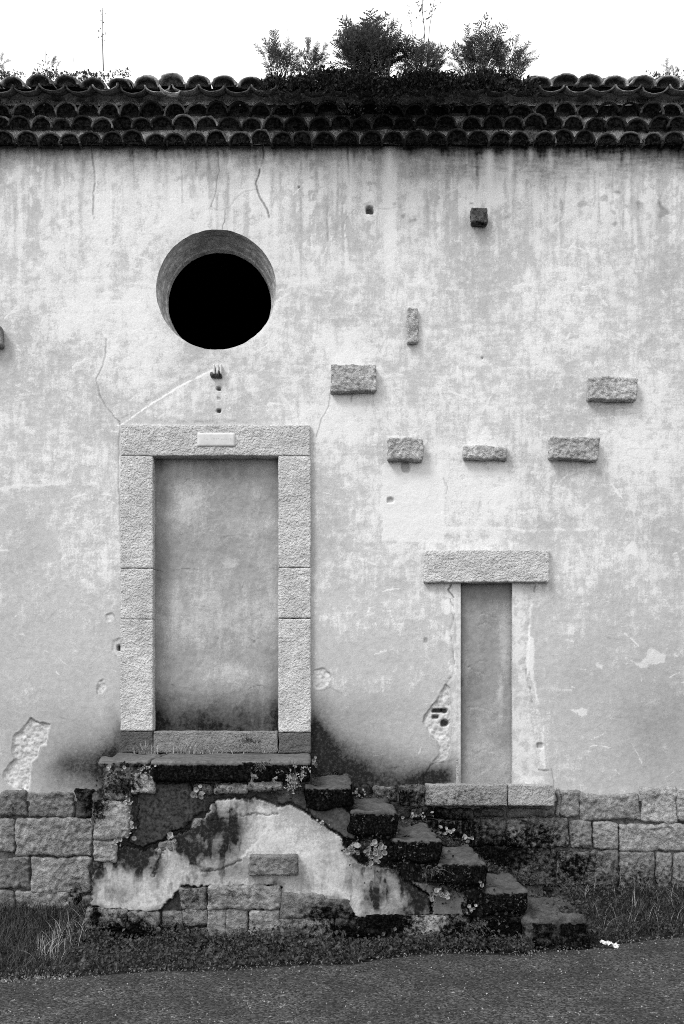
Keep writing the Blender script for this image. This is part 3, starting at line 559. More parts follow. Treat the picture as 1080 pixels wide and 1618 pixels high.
# roof: sheet and the visible front tiles
roof_z = lambda y: 6.44 + (y + .3) * .30
me = mesh_np('roof', [(-6, -.2, roof_z(-.2) - .04), (6, -.2, roof_z(-.2) - .04), (6, 5.5, roof_z(5.5) - .04), (-6, 5.5, roof_z(5.5) - .04)], [(0, 1, 2, 3)], False); roof = link('roof', me, M['tile'], bld, tone=.06)
x = -4.90; kk = 0
while x < 5.2:
    px = topx(x, -.3); og = overgrown(px); tn = .20 * (1 - .85 * og) + .02
    for (dy, dz) in ((0, 0), (.13, .028), (.42, .045)):
        if dy and random.random() < .3 * og: continue
        if dy == .42 and (random.random() < .4 or abs(x - .3) > 3.4): continue
        o = link('tile', random.choice(cm), None, roof, tone=tn * random.uniform(.6, 1.5)); s_ = random.uniform(.92, 1.08) * (1.05 if px > 840 else .95); o.scale = (s_, 1, s_ * random.uniform(.85, 1.1))
        o.location = (x + random.uniform(-.012, .012), -.235 + dy + random.uniform(-.025, .02), roof_z(-.30 + dy) - .010 + dz + (.018 if 880 < px < 930 else 0) + random.uniform(-.006, .006)); o.rotation_euler = (math.atan(.30) + random.uniform(-.04, .04), random.uniform(-.08, .08), random.uniform(-.06, .06))
    o = link('tile', random.choice(pm), None, roof, tone=tn * random.uniform(.5, 1.2)); o.location = (x + .1 + random.uniform(-.01, .01), -.232 + random.uniform(-.015, .015), roof_z(-.29) - .004 + random.uniform(-.006, .006)); o.rotation_euler = (math.atan(.30), random.uniform(-.06, .06), random.uniform(-.04, .04))
    x += .202 + random.uniform(-.01, .01)
# broken tile fragment slipped out at the edge, drain hook at the right end
o = link('tile', pm[1], None, roof, tone=.5); o.location = W(268, 138, -.36); o.scale = (.8, .3, .7); o.rotation_euler = (.3, .15, .2)

# ------------------------------------------------------------------ staircase
YF = -.90; SF = F / (D + YF)
stair = thing('staircase', 'worn stone staircase with broken plaster flank climbing to the walled-up door', 'staircase', (0, 0, 0))
def sx(px): return wx(px, YF)
def sz(py): return wz(py, YF)
ST = [(557, 1241), (626, 1281), (696, 1324), (766, 1361.5), (833, 1406)]
topz = [sz(b) for a, b in ST]; right = [sx(a) for a, b in ST]
LZ = 1.30
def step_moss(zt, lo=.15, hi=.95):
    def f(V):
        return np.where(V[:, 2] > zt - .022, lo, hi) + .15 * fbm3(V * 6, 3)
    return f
block('landing_slab', stair, M['smooth'], sx(238), 0.0, YF - .035, -.036, LZ - .15, LZ, .11, moss=step_moss(LZ, .0, 1.), cell=.02, amp=.008, freq=7., rnd=.012, warp=.008, back=True)
block('landing_slab', stair, M['smooth'], -1.50, sx(238) - .004, YF + .05, -.036, LZ - .045, LZ - .004, .10, moss=step_moss(LZ, .0, .7), cell=.02, amp=.015, freq=7., rnd=.01, warp=.03, back=True)
prevx = -.02
for k, ((a, b), zt, xr) in enumerate(zip(ST, topz, right)):
    block('step', stair, M['smooth'], prevx - .03, xr, YF - .03, -.06 - .03 * k, zt - .165, zt, .068, moss=step_moss(zt, .02 + .02 * k, 1.), cell=.02, amp=.022, freq=9., rnd=.022 if k < 4 else .03, warp=.036, wfreq=6, back=True, seedv=k)
    prevx = xr
# lowest step: a rough boulder-like block projecting a little further
block('step', stair, M['rough'], sx(828), sx(920), YF - .06, -.25, -.04, .212, .085, moss=lambda V: np.where(V[:, 2] > .17, .10, .75) + .3 * fbm3(V * 5, 3) - .9 * np.exp(-((V[:, 0] - sx(831)) / .02) ** 2), cell=.014, amp=.034, freq=8., rnd=.022, warp=.04, wfreq=4, ridged=True, back=True, seedv=3)
# core under the steps
cv, cf = [], []; prof = [(-1.46, -.1), (-1.46, LZ - .10), (-.02, LZ - .10)]
px_ = -.02
for zt, xr in zip(topz, right): prof += [(px_, zt - .10), (xr - .03, zt - .10)]; px_ = xr - .03
prof += [(px_, -.1)]
me = bpy.data.meshes.new('core'); n = len(prof); me.from_pydata([(x, YF + .06, z) for x, z in prof] + [(x, -.10, z) for x, z in prof], [], [tuple(range(n))] + [tuple(reversed(range(n, 2 * n)))] + [(i, i + n, (i + 1) % n + n, (i + 1) % n) for i in range(n)]); me.update()
link('core', me, M['mortar'], stair)
LIGHT = [(143,1387),(159,1368),(178,1347),(200,1339),(225,1345),(256,1338),(272,1324),(300,1312),(318,1297),(333,1270),(345,1263),(382,1262),(404,1261),(417,1264),(437,1276),(458,1271),(483,1285),(505,1301),(524,1313),(541,1327),(548,1347),(568,1364),(606,1371),(625,1375),(640,1394),(681,1419),(680,1446),(606,1448),(571,1452),(555,1443),(549,1424),(514,1424),(488,1415),(446,1426),(443,1401),(285,1401),(267,1423),(252,1440),(201,1440),(144,1433)]
DARKP = [(217,1254),(244,1238),(297,1238),(307,1258),(326,1268),(324,1280),(304,1293),(294,1306),(271,1315),(256,1328),(225,1339),(201,1331),(219,1302)]
UPP = [(433,1249),(455,1248),(499,1252),(524,1263),(546,1279),(562,1295),(566,1315),(558,1326),(541,1323),(524,1309),(505,1297),(483,1281),(458,1267),(439,1269)]
R3 = [(650,1395),(700,1398),(740,1420),(742,1447),(683,1447),(684,1418)]
def flank(gx, gz, px, py):
    a = fbm2(gx * 3, gz * 3, 5, 90); b = fbm2(gx * 12, gz * 12, 5, 91, .6); c = fbm2(gx * 30, gz * 30, 4, 92, .6)
    qx = px + 4 * b + 4 * c; qy = py + 4 * fbm2(gx * 12 + 5, gz * 12, 4, 93, .7) + 2 * c
    h = -.045 + .028 * b + .012 * c; damp_shade = .80 + .25 * b + .3 * sstep(500, 560, px); lime = .1 + 0 * a; bare = 0 * a; dark = .25 * sstep(.1, -.4, b)
    for P, hh, dd, ll in ((R3, -.012, .62, .1), (DARKP, .004, .92, .0), (UPP, .004, .84, .05), (LIGHT, .0, .04, .52)):
        sd = poly_sd(qx, qy, P); m = sstep(1.3, -1.3, sd); h = h * (1 - m) + m * (hh + .005 * a + .0025 * b + .001 * c); damp_shade = damp_shade * (1 - m) + m * dd; lime = lime * (1 - m) + m * (ll + .35 * a + .25 * b)
        dark = dark * (1 - m) + .75 * sstep(2.6, .3, abs(sd - 1.2)) * sstep(-.5, .1, a + b); 
    m = sstep(1.3, -1.3, poly_sd(qx, qy, LIGHT))
    wxp = px + 10 * a + 8 * b; wyp = py + 8 * a + 6 * b; sdl = poly_sd(qx, qy, LIGHT)
    dd = 1.25 * blobs(wxp, wyp, [(220,1360,28,24,.55),(195,1350,30,22,.4),(245,1375,14,30,.5),(340,1300,30,28,.55),(368,1305,26,32,.72),(345,1345,40,24,.35),(300,1345,26,24,.45),(190,1412,22,16,.45),(570,1390,24,26,.28),(590,1420,28,24,.42),(660,1420,22,26,.75),(640,1440,30,16,.4),(330,1385,50,14,.3),(400,1268,30,6,.4),(160,1375,14,20,.4),(520,1350,20,30,.22),(500,1300,30,16,.1),(480,1390,30,20,.1)]) + (1 - .85 * blobs(px, py, [(490,1335,90,62,1.),(440,1300,50,30,.9),(180,1410,40,25,.6),(235,1425,30,14,.7)])) * (.16 * sstep(0, .4, b) + .26 * sstep(.0, .25, a) + .3 * sstep(.1, .3, fbm2(gx * 14, gz * 3.5, 4, 97))) + .45 * sstep(-16, 0, sdl) * sstep(-.2, .3, a + .5 * b) * sstep(1290, 1380, py + 60 * a) + .35 * sstep(560, 640, px + 30 * a)
    dd = dd + .42 * sstep(.25, .75, blobs(wxp, wyp, [(325,1322,62,52,1.),(350,1368,60,22,.7)]) + .25 * b) + .30 * sstep(.3, .8, blobs(wxp, wyp, [(215,1358,56,30,1.)]) + .3 * b)
    damp_shade = np.where(m > .5, np.clip(damp_shade + dd - .08, 0, 1), damp_shade)
    # drips and rub marks
    for P, w_, s_ in (([(430,1300),(400,1335),(380,1358)], 1.8, -.6), ([(380,1358),(350,1374),(318,1378)], 2.2, .75), ([(258,1340),(247,1368),(240,1385)], 2.5, .9), ([(335,1298),(380,1288),(440,1286)], .8, .6)):
        mm = sstep(w_ + 1, .3, seg_dist(qx, qy, P))
        if s_ < 0: lime += .7 * mm; damp_shade = damp_shade * (1 - .8 * mm)
        else: dark = np.maximum(dark, mm * s_); h -= .006 * mm
    h -= m * .01 * sstep(3, .5, seg_dist(qx, qy, [(439,1276),(458,1270),(483,1284),(505,1300),(524,1312),(541,1326)]))
    tz = np.interp(gx, [-9, -.021, -.02] + sum([[r_ - .001, r_] for r_ in right], []) + [9], [LZ, LZ] + [topz[0]] + sum([[z_, z2_] for z_, z2_ in zip(topz, topz[1:] + [.1])], []) + [.1])
    keep = (gz < tz - .05) & (px > 142 + 4 * b + sstep(1260, 1235, py) * 18)
    return h, (damp_shade, lime, bare, dark), keep
relief('side_wall', stair, M['flank'], 138, 850, 1210, 1500, YF, flank, .0075)
SS = [(137,161,1433,1468,.28,0),(163,201,1437,1468,.24,0),(203,252,1442,1480,.24,0),(254,287,1441,1468,.22,0),(286,325,1404,1437,.20,.006),(328,441,1400,1437,.30,.012),(289,328,1439,1463,.24,0),(329,356,1438,1484,.28,0),(358,391,1439,1484,.28,0),(393,441,1439,1490,.32,.004),(444,513,1414,1450,.20,.004),(509,552,1422,1451,.14,0),(444,528,1452,1487,.24,0),(530,579,1453,1478,.12,0),(581,635,1448,1480,.05,.004),(636,702,1447,1481,.36,.012),(703,743,1448,1475,.2,0),(745,825,1450,1490,.06,0),
 (138,162,1470,1505,.12,-.01),(164,200,1471,1505,.08,-.01),(202,252,1482,1508,.12,-.01),(254,300,1470,1505,.14,-.01),(302,328,1465,1505,.14,-.01),(530,580,1480,1505,.1,0),(582,700,1482,1505,.12,-.01),
 (148,204,1268,1325,.36,.02),(148,182,1327,1362,.34,.01),(164,208,1231,1266,.22,-.01),(208,243,1225,1254,.44,.02),(338,389,1240,1253,.30,.0),(303,336,1240,1254,.14,-.01),(393,445,1222,1249,.30,.015),(448,488,1222,1250,.08,-.02),(250,272,1330,1345,.2,-.01),(303,322,1295,1312,.22,-.012),(395,470,1353,1383.5,.2,.06),
 (570,588,1328,1340,.2,-.02),(596,618,1308,1325,.14,-.015),(712,740,1375,1392,.16,-.02),(730,748,1425,1445,.24,0)]
for (a0, a1, b0, b1, t, pr) in SS:
    big = (a1 - a0) > 40
    pblock('stone', stair, M['rough'], a0, a1, b0, b1, YF - .008 - pr, .09 + pr, t * .95, cell=.010, amp=.019 if big else .015, freq=11., rnd=.015, warp=.018, wfreq=6., ridged=True, octv=6, seedv=a0 * .017) if pr < .05 else pblock('stone', stair, M['rough'], a0, a1, b0, b1, YF - .008 - pr, .09 + pr, t, moss=0., cell=.009, amp=.010, freq=22., rnd=.007, warp=.006, wfreq=7., ridged=True)


# ------------------------------------------------------------------ small fixtures
pq = thing('plaque', 'small white marble plaque with faded lettering on the big door lintel', 'plaque', W(341, 705, -.046))
o = block('slab', pq, M['marble'], wx(311, -.05), wx(371, -.05), -.0405, -.03, wz(705, -.05), wz(683, -.05), .7, moss=0., cell=.02, amp=.0008, rnd=.003); o.location = -pq.location
me_v, me_q = [], []
for k in range(16):                                # worn, illegible strokes
    if k in (3, 9): continue
    x = wx(322 + k * 2.7 + random.uniform(-.4, .4), -.05); z = wz(692.5 + random.uniform(-.6, .6), -.05); hh = random.uniform(.004, .009); ww = random.uniform(.002, .005)
    b = len(me_v); me_v += [(x, -.043, z - hh / 2), (x + ww, -.043, z - hh / 2), (x + ww * 1.2, -.043, z + hh / 2), (x, -.043, z + hh / 2)]; me_q.append((b, b + 1, b + 2, b + 3))
o = link('lettering', mesh_np('lettering', me_v, me_q, False), M['letters'], pq); o.location = -pq.location
br = thing('wire_bracket', 'small rusty bracket with two pale insulators under the round window', 'bracket', W(342, 598, 0))
def loc0(o, t): o.location = -t.location; return o
loc0(block('holder', br, M['iron'], wx(335), wx(351), -.035, .02, wz(598), wz(594), .05, moss=0., cell=.01, amp=.006, freq=30, rnd=.006), br)
for a0 in (336.5, 342.5, 347.5):
    loc0(block('insulator', br, M['marble'], wx(a0), wx(a0 + 3.6), -.055, .02, wz(594), wz(578), .6, moss=0., cell=.008, amp=.003, freq=30, rnd=.008), br)
loc0(block('hook', br, M['iron'], wx(332.5), wx(338), -.05, .0, wz(597), wz(590), .05, moss=0., cell=.008, amp=.006, freq=30, rnd=.01), br)
loc0(block('hook', br, M['iron'], wx(345), wx(347.3), -.06, .0, wz(597), wz(589), .05, moss=0., cell=.008, amp=.005, freq=30, rnd=.008), br)
n = 12; a = np.linspace(0, 2 * np.pi, n, endpoint=False); V = []; Q = []
for (rr, z) in ((.030, 6.13), (.030, 5.98), (.034, 5.975), (.034, 5.93), (.026, 5.93), (.026, 6.0)): V += [(wx(1087) + rr * math.cos(t), -.045 + rr * math.sin(t), z) for t in a]
for k in range(5): Q += [(k * n + i, k * n + (i + 1) % n, (k + 1) * n + (i + 1) % n, (k + 1) * n + i) for i in range(n)]
link('drain_pipe', mesh_np('drain_pipe', V, Q), M['iron'], bld)

# ------------------------------------------------------------------ plants
def tris_leaves(P, Nrm, U, ln, wd, fold=.25):
    """diamond leaves: base P, direction U, face normal Nrm"""
    S = np.cross(U, Nrm); S /= np.linalg.norm(S, axis=1)[:, None] + 1e-9
    ln = ln[:, None]; wd = wd[:, None]
    a = P; b = P + U * ln * .45 + S * wd * .5 + Nrm * wd * fold; c = P + U * ln; d = P + U * ln * .45 - S * wd * .5 + Nrm * wd * fold; m = P + U * ln * .5
    V = np.stack([a, b, c, d, m], 1).reshape(-1, 3); k = np.arange(len(P))[:, None] * 5
    T = np.concatenate([k + np.array([[0, 4, 1]]), k + np.array([[1, 4, 2]]), k + np.array([[2, 4, 3]]), k + np.array([[3, 4, 0]])], 0)
    return V, T
def unit(v): return v / (np.linalg.norm(v, axis=-1, keepdims=True) + 1e-9)
def frond_mesh(seed):
    rs = np.random.default_rng(seed); P, U, Nn, L, Wd = [], [], [], [], []; npn = 17; bend = rs.uniform(.15, .5); side = rs.uniform(-.12, .12)
    def pos(t): return np.array([side * t * t, bend * t * t, t * (1 - .22 * bend * t)])
    for k in range(npn):
        t = .14 + .86 * k / npn; p = pos(t); tg = unit(pos(t + .02) - pos(t - .02)); sidev = np.array([1., 0, 0]); nn = unit(np.cross(sidev, tg))
        l = .25 * math.sin(math.pi * (.10 + .90 * (1 - t)) ** .75) * rs.uniform(.6, 1.2) + .02
        for sg in (-1, 1):
            d0 = unit(sidev * sg * .85 + tg * .62 + rs.normal(size=3) * .12)
            for q in range(3):                     # lobes along each pinna
                P.append(p + d0 * l * q * .28); U.append(unit(d0 + tg * (.5 - .5 * q / 2) * (1 if q < 2 else 0))); Nn.append(unit(nn + rs.normal(size=3) * .3)); L.append(l * (.42 - .04 * q)); Wd.append(.022 + .07 * l)
    P.append(pos(.95)); U.append(unit(pos(1) - pos(.95))); Nn.append(np.array([0, -1., .3])); L.append(.09); Wd.append(.03)
    V, T = tris_leaves(np.array(P), np.array(Nn), np.array(U), np.array(L), np.array(Wd))
    sv, sq = [], []; ks = 7
    for k in range(ks):
        p = pos(k / (ks - 1)); w_ = .009 * (1 - .8 * k / ks)
        for an in range(3): sv.append(p + np.array([math.cos(an * 2.1) * w_, math.sin(an * 2.1) * w_, 0]))
    b = len(V); V = np.concatenate([V, np.array(sv)]); ex = []
    for k in range(ks - 1):
        for an in range(3):
            i0, i1, j0, j1 = b + k * 3 + an, b + k * 3 + (an + 1) % 3, b + k * 3 + 3 + an, b + k * 3 + 3 + (an + 1) % 3; ex += [(i0, i1, j1), (i0, j1, j0)]
    me = mesh_np('frond', V, np.concatenate([T, np.array(ex)]), False); me.materials.append(M['fern']); return me
fronds = [frond_mesh(100 + k) for k in range(7)]
def fern(label, cpx, bpy_, hpx, wpx, n, Y=-.16, name='fern', group='ferns growing along the roof edge'):
    base = W(cpx, bpy_, Y); t = thing(name, label, 'fern', base, group); sc = (D + Y) / F; H_ = hpx * sc; W2 = wpx * sc
    m_ = n * (17 if n > 20 else 12); uu = rng.uniform(-1, 1, m_); hh = rng.random(m_) ** 1.15; env = (1 - .45 * np.abs(uu) ** 1.6) * .82; P = np.stack([uu * W2 * (.52 + .10 * hh), rng.uniform(-.1, .12, m_), hh * env * H_], -1); P = P[fbm2(P[:, 0] * 14 + cpx, P[:, 2] * 14, 3) > -.22]; mm_ = len(P)
    P[:, 2] -= .03; U = unit(np.stack([P[:, 0] / W2 * 1.3, rng.normal(-.2, .6, mm_), np.full(mm_, .7)], -1) + rng.normal(size=(mm_, 3)) * .45); L = rng.uniform(.014, .034, mm_); V, T = tris_leaves(P, unit(rng.normal(size=(mm_, 3)) * .6 + np.array([0, -.6, .6])), U, L, L * .42)
    link('foliage', mesh_np('foliage', V, T, False), M['fern'], t, kind='stuff')
    for k in range(n):
        o = link('frond', random.choice(fronds), None, t); u = random.uniform(-1, 1); az = random.uniform(0, 2 * math.pi); rad = random.random() ** .6
        ox = u * W2 * .5; tilt = .05 + .7 * rad; hb = random.random() ** 1.1 * .62 * (1 - .4 * abs(u)); ln = max(.085, H_ * (1.02 - hb) * random.uniform(.4, 1.0) * (1 - .25 * abs(u)))
        o.location = (ox, random.uniform(-.08, .12), random.uniform(-.02, .02) + hb * H_)
        az = math.atan2(u * 1.2 + random.gauss(0, .7), random.gauss(-.2, .8))
        o.rotation_euler = Euler((-tilt * .75, 0, -az), 'XYZ'); o.scale = (ln * random.uniform(.75, 1.1), ln, ln)
    return t
fern('low wide fern at the left end of the dark roof tuft', 441, 116, 54, 40, 46)
fern('small fern just left of the tallest roof fern', 488, 116, 46, 34, 36)
fern('tallest bushiest fern at the middle of the roof edge', 585, 122, 92, 52, 170)
fern('fern with spreading tips right of the tallest roof fern', 668, 118, 62, 46, 80)
fern('tall upright fern second from right on the roof edge', 757, 118, 76, 46, 72)
fern('rightmost bushy fern of the roof tuft', 807, 118, 60, 36, 50)
fern('tiny fern sprouting at the left of the roof edge', 77, 118, 32, 16, 7, group='ferns growing along the roof edge')
fern('tiny weed at the far left corner of the roof', 2, 120, 20, 14, 4, group='ferns growing along the roof edge')
fern('tiny fern on the tiles at the far right of the roof', 1062, 124, 24, 26, 8, group='ferns growing along the roof edge')
fern('small fern frond hanging below the tiles right of the roof centre', 716, 158, 18, 14, 5, Y=-.26)
fern('small fern frond hanging below the tiles left of the roof centre', 556, 172, 26, 30, 5, Y=-.26)

def tube(P, r0, r1, k=4):
    P = np.array(P); V, Fq = [], []
    for i, p in enumerate(P):
        r = r0 + (r1 - r0) * i / max(1, len(P) - 1)
        for a in range(k): V.append(p + r * np.array([math.cos(a * 2 * math.pi / k), math.sin(a * 2 * math.pi / k), 0]))
    for i in range(len(P) - 1):
        for a in range(k): Fq.append((i * k + a, i * k + (a + 1) % k, (i + 1) * k + (a + 1) % k, (i + 1) * k + a))
    return np.array(V), Fq
def stem(label, pts, r=.004, seeds=0, Y=-.1, name='seed_stem', mat='stem', leaf='fern', spread=.05, size=.03):
    P = [W(x, y, Y) for x, y in pts]; b = P[0]; t = thing(name, label, 'plant', b, 'stems rising from the roof edge')
    Pn = [np.array(p - b) for p in P]; V, Q = tube(Pn, r, r * .45); link('stem', mesh_np('stem', V, Q), M[mat], t)
    if seeds:
        rs = np.random.default_rng(len(label) + seeds); L_ = np.array(Pn); tt = rs.uniform(.5, 1, seeds) * (len(L_) - 1); i0 = np.minimum(tt.astype(int), len(L_) - 2); f = (tt - i0)[:, None]
        q = L_[i0] * (1 - f) + L_[i0 + 1] * f + rs.normal(size=(seeds, 3)) * spread * np.array([.5, .5, .3]); U = unit(rs.normal(size=(seeds, 3)) * .6 + np.array([0, 0, 1.]))
        V, T = tris_leaves(q, unit(rs.normal(size=(seeds, 3)) + np.array([0, -1, 0])), U, rs.uniform(.5, 1.1, seeds) * size, rs.uniform(.25, .5, seeds) * size); link('seed_head', mesh_np('seed_head', V, T, False), M[leaf], t, kind='stuff')
stem('tall dry stem standing alone on the left roof edge', [(163,112),(162,80),(161,50),(162,12)], .005, 26, spread=.03, size=.025)
stem('tall feathery seed stem leaving the frame above the roof ferns', [(668,85),(671,50),(667,20),(668,-30)], .004, 60, spread=.06, size=.035)
stem('arching seed stem just right of the tallest seed stem', [(676,85),(678,45),(684,10),(690,-20)], .003, 24, spread=.03, size=.03)
stem('thin leaning seed stem left of the tallest seed stem', [(655,80),(650,40),(643,10)], .002, 16, spread=.03, size=.022)
stem('thin bare stem above the left roof fern', [(458,90),(455,55),(449,10)], .0016)
stem('thin bare stem above the rightmost roof fern', [(812,75),(804,40),(795,8)], .0016)
stem('thin upright stem beside the second fern from right', [(768,70),(766,45),(768,25)], .0025, 34, spread=.03, size=.03)
stem('hair-thin grass stem at the left end of the roof', [(72,105),(71,70),(70,45)], .0014)
stem('hair-thin grass stem between the tiny fern and dry stem', [(117,110),(115,85),(112,62)], .0014)
stem('hair-thin grass stem right of the lone dry stem', [(198,115),(199,85),(201,50)], .0014)

def scatter(name, label, cat, P, lo, hi, mat, up=.4, aspect=.55, **kw):
    n = len(P); U = unit(rng.normal(size=(n, 3)) + np.array([0, -.4, up])); Nn = unit(rng.normal(size=(n, 3)) * .6 + np.array([0, -.5, .7]))
    L = rng.uniform(lo, hi, n); V, T = tris_leaves(P, Nn, U, L, L * rng.uniform(aspect * .7, aspect * 1.3, n)); o = link(name, mesh_np(name, V, T, False), mat, None, kind='stuff', label=label, category=cat); return o
# moss and creeping growth over the tiles
n = 14000; px = np.concatenate([rng.normal(620, 105, n), rng.uniform(410, 850, n // 3)]); px = px[(px > 405) & (px < 850)]; m = len(px); yy = rng.uniform(-.42, .1, m)
X = wx(px, yy); Z = 6.44 + (yy + .3) * .3 + .035 + np.abs(rng.normal(0, .028, m)) * (yy > -.3) - np.where(yy < -.28, np.abs(rng.normal(0, .075, m)), 0) + .075 * fbm2(X * 4, yy * 3, 3, 77) - .03 - .05 * sstep(760, 850, px) - .05 * sstep(450, 405, px)
scatter('roof_moss', 'dark moss and creepers spilling over the middle of the roof tiles', 'moss', np.stack([X, yy, Z], -1), .014, .04, M['moss'])
n = 3600; px = np.where(rng.random(n) < .75, rng.uniform(-60, 205, n), rng.uniform(1020, 1130, n)); yy = rng.uniform(-.34, .05, n); X = wx(px, yy); keep = fbm2(X * 5, yy * 5, 3, 5) > -.05
Z = 6.44 + (yy + .3) * .3 + .05 + .06 * np.clip(fbm2(X * 5, yy * 5, 3, 5), 0, 1) * rng.random(n) - .05 * (yy < -.30) * rng.random(n)
scatter('tile_moss', 'patchy moss and tiny plants on the roof tiles at left and far right', 'moss', np.stack([X, yy, Z], -1)[keep], .010, .03, M['weed'])
n = 2600; px = rng.uniform(-60, 1130, n); k = rng.integers(0, 3, n); yy = np.array([-.075, -.085, -.095])[k] + rng.uniform(-.02, .03, n); Z = np.array([6.175, 6.288, 6.39])[k] + rng.normal(0, .012, n); X = wx(px, yy); keep = fbm2(X * 3, Z * 3, 3, 9) > .0
nb = 2600; px2 = rng.uniform(-60, 1130, nb); yb = rng.uniform(-.10, -.03, nb); Xb = wx(px2, yb); Zb = 6.092 + rng.normal(-.006, .012, nb) - .02 * np.clip(fbm2(Xb * 4, Xb * 0, 3, 23), 0, 1); X = np.concatenate([X[keep], Xb]); yy = np.concatenate([yy[keep], yb]); Z = np.concatenate([Z[keep], Zb]); keep = np.ones(len(X), bool)
scatter('eaves_moss', 'thin dark moss caught between the rows of eaves tiles', 'moss', np.stack([X, yy, Z], -1)[keep], .008, .022, M['moss'])

def blades(name, label, P, lo, hi, mat, lean=.6, wd=.004, droop=.5, bias=(0, -.3)):
    n = len(P); L = rng.uniform(lo, hi, n); az = rng.uniform(0, 2 * np.pi, n); dx = np.stack([np.cos(az) + bias[0], np.sin(az) + bias[1], np.zeros(n)], -1) * lean * rng.uniform(.2, 1.2, n)[:, None]
    sd = np.stack([-np.sin(az), np.cos(az) * .3, np.zeros(n)], -1); sd = unit(sd + np.array([.4, 0, 0])); seg = 5; rowsV = []
    for k in range(seg):
        t = k / (seg - 1); p = P + dx * (L * t ** 1.6)[:, None]; p[:, 2] += L * (t - droop * t * t * np.linalg.norm(dx, axis=1).clip(0, 1)); w_ = wd * (1 - .85 * t)
        rowsV += [p - sd * w_, p + sd * w_]
    V = np.stack(rowsV, 1).reshape(-1, 3); k0 = np.arange(n)[:, None] * 2 * seg; Q = np.concatenate([k0 + np.array([[2 * k, 2 * k + 1, 2 * k + 3, 2 * k + 2]]) for k in range(seg - 1)], 0)
    return link(name, mesh_np(name, V, Q, True), mat, None, kind='stuff', label=label, category='grass')
def on_ground(n, px0, px1, f0=0., f1=1.):
    X = rng.uniform(wx(px0, -.8), wx(px1, -.6), n); e = road_edge_y(X); t = rng.uniform(f0, f1, n); Y = e + (-.06 - e) * t
    keep = ~((X > -1.53) & (X < 1.80) & (Y > YF - .03)); X, Y = X[keep], Y[keep]; return np.stack([X, Y, ground_z(X, Y)], -1)
blades('grass', 'tangled dark grass at the foot of the left stone plinth', on_ground(11000, -300, 150), .04, .15, M['grass'], lean=1.1, wd=.0032)
blades('grass', 'rough grass on the bank right of the lowest step', on_ground(5200, 900, 1420, .1, 1), .03, .13, M['grass'], lean=1.2, wd=.003)
P = on_ground(150, 80, 150, .15, .7); blades('dry_grass', 'paler long grass tuft at the left foot of the stairs', P, .10, .24, M['dry'], wd=.0022, lean=1.1)
P = on_ground(300, 930, 1200, .2, 1); blades('dry_grass', 'scattered dry blades in the grass on the right bank', P, .06, .2, M['dry'], wd=.0018, lean=1.2)
# low leafy weeds at the foot of the stairs
X = np.concatenate([rng.uniform(sx(110), sx(640), 9500), rng.uniform(sx(640), sx(835), 1800)]); n = len(X); Y = np.where(rng.random(n) < .35, YF - .02 - np.abs(rng.normal(0, .06, n)), YF + (road_edge_y(X) - YF) * rng.random(n)); Z = .0 + np.abs(rng.normal(0, .05, n)) * np.interp(X, [sx(140), sx(420), sx(600), sx(700)], [1.2, 1.1, .5, 1.0]) * np.clip(1.25 + (Y - YF) * 1.6, .25, 1) * (.5 + .8 * np.clip(fbm2(X * 3.5, Y * 3.5, 3, 19) + .4, 0, 1.4)) * 1.1
scatter('ground_ivy', 'low leafy weeds along the foot of the staircase', 'weeds', np.stack([X, Y, Z], -1), .012, .034, M['weed'], aspect=.8)
P = on_ground(5200, 835, 1180, .0, 1.); P[:, 2] += np.abs(rng.normal(0, .05, len(P))); keep = fbm2(P[:, 0] * 4, P[:, 1] * 4, 3, 14) + np.interp(P[:, 0], [1.5, 2.2, 3.2], [.5, .1, -.2]) > 0
scatter('creeping_weed', 'creeping small-leaved weeds spreading over the right bank', 'weeds', P[keep], .012, .03, M['weed'], aspect=.8)
# growth in the angles and over the edges of the steps
nn = 2600; kk = rng.integers(0, 5, nn); xr_ = np.array(right)[kk]; xl_ = np.array([-.02] + right[:-1])[kk]; zt_ = np.array(topz)[kk]; md = rng.random(nn); X = np.where(md < .45, xl_ + np.abs(rng.normal(0, .02, nn)), rng.uniform(0, 1, nn) * (xr_ - xl_) + xl_); Y = np.where(md < .45, rng.uniform(YF, -.1, nn), np.where(md < .7, -.12 + rng.normal(0, .04, nn), YF - .035 - np.abs(rng.normal(0, .012, nn)))); Z = np.where(md < .7, zt_ + .004 + np.abs(rng.normal(0, .012, nn)), zt_ - rng.uniform(.02, .22, nn)); kp = (md < .7) | (fbm2(X * 9, Z * 9, 3, 55) > .12)
scatter('step_moss', 'tiny weeds and moss in the corners and edges of the steps', 'moss', np.stack([X, Y, Z], -1)[kp], .008, .022, M['weed'], aspect=.8)
X = rng.uniform(sx(700), wx(850, -.2), 1800); Y = rng.uniform(-.25, -.04, 1800); Z = np.interp(X, [r_ for r_ in right], topz) - .03 + np.abs(rng.normal(0, .03, 1800)) - .05
scatter('stair_weeds', 'tiny weeds in the gap between the steps and the wall', 'weeds', np.stack([X, Y, Z], -1), .01, .026, M['weed'], aspect=.8)
P = on_ground(1500, -160, 160, -.06, .12); P[:, 2] += .006; scatter('leaf_litter', 'dead leaf crumbs along the left edge of the road', 'litter', P, .01, .03, M['pale'], up=-.2)
X = rng.uniform(-2, 3, 900); e = road_edge_y(X); Y = e - np.abs(rng.normal(0, .1, 900)); scatter('road_litter', 'scattered leaf crumbs and grit along the road edge', 'litter', np.stack([X, Y, np.full(900, .012)], -1), .006, .022, M['stem'], up=-.1)
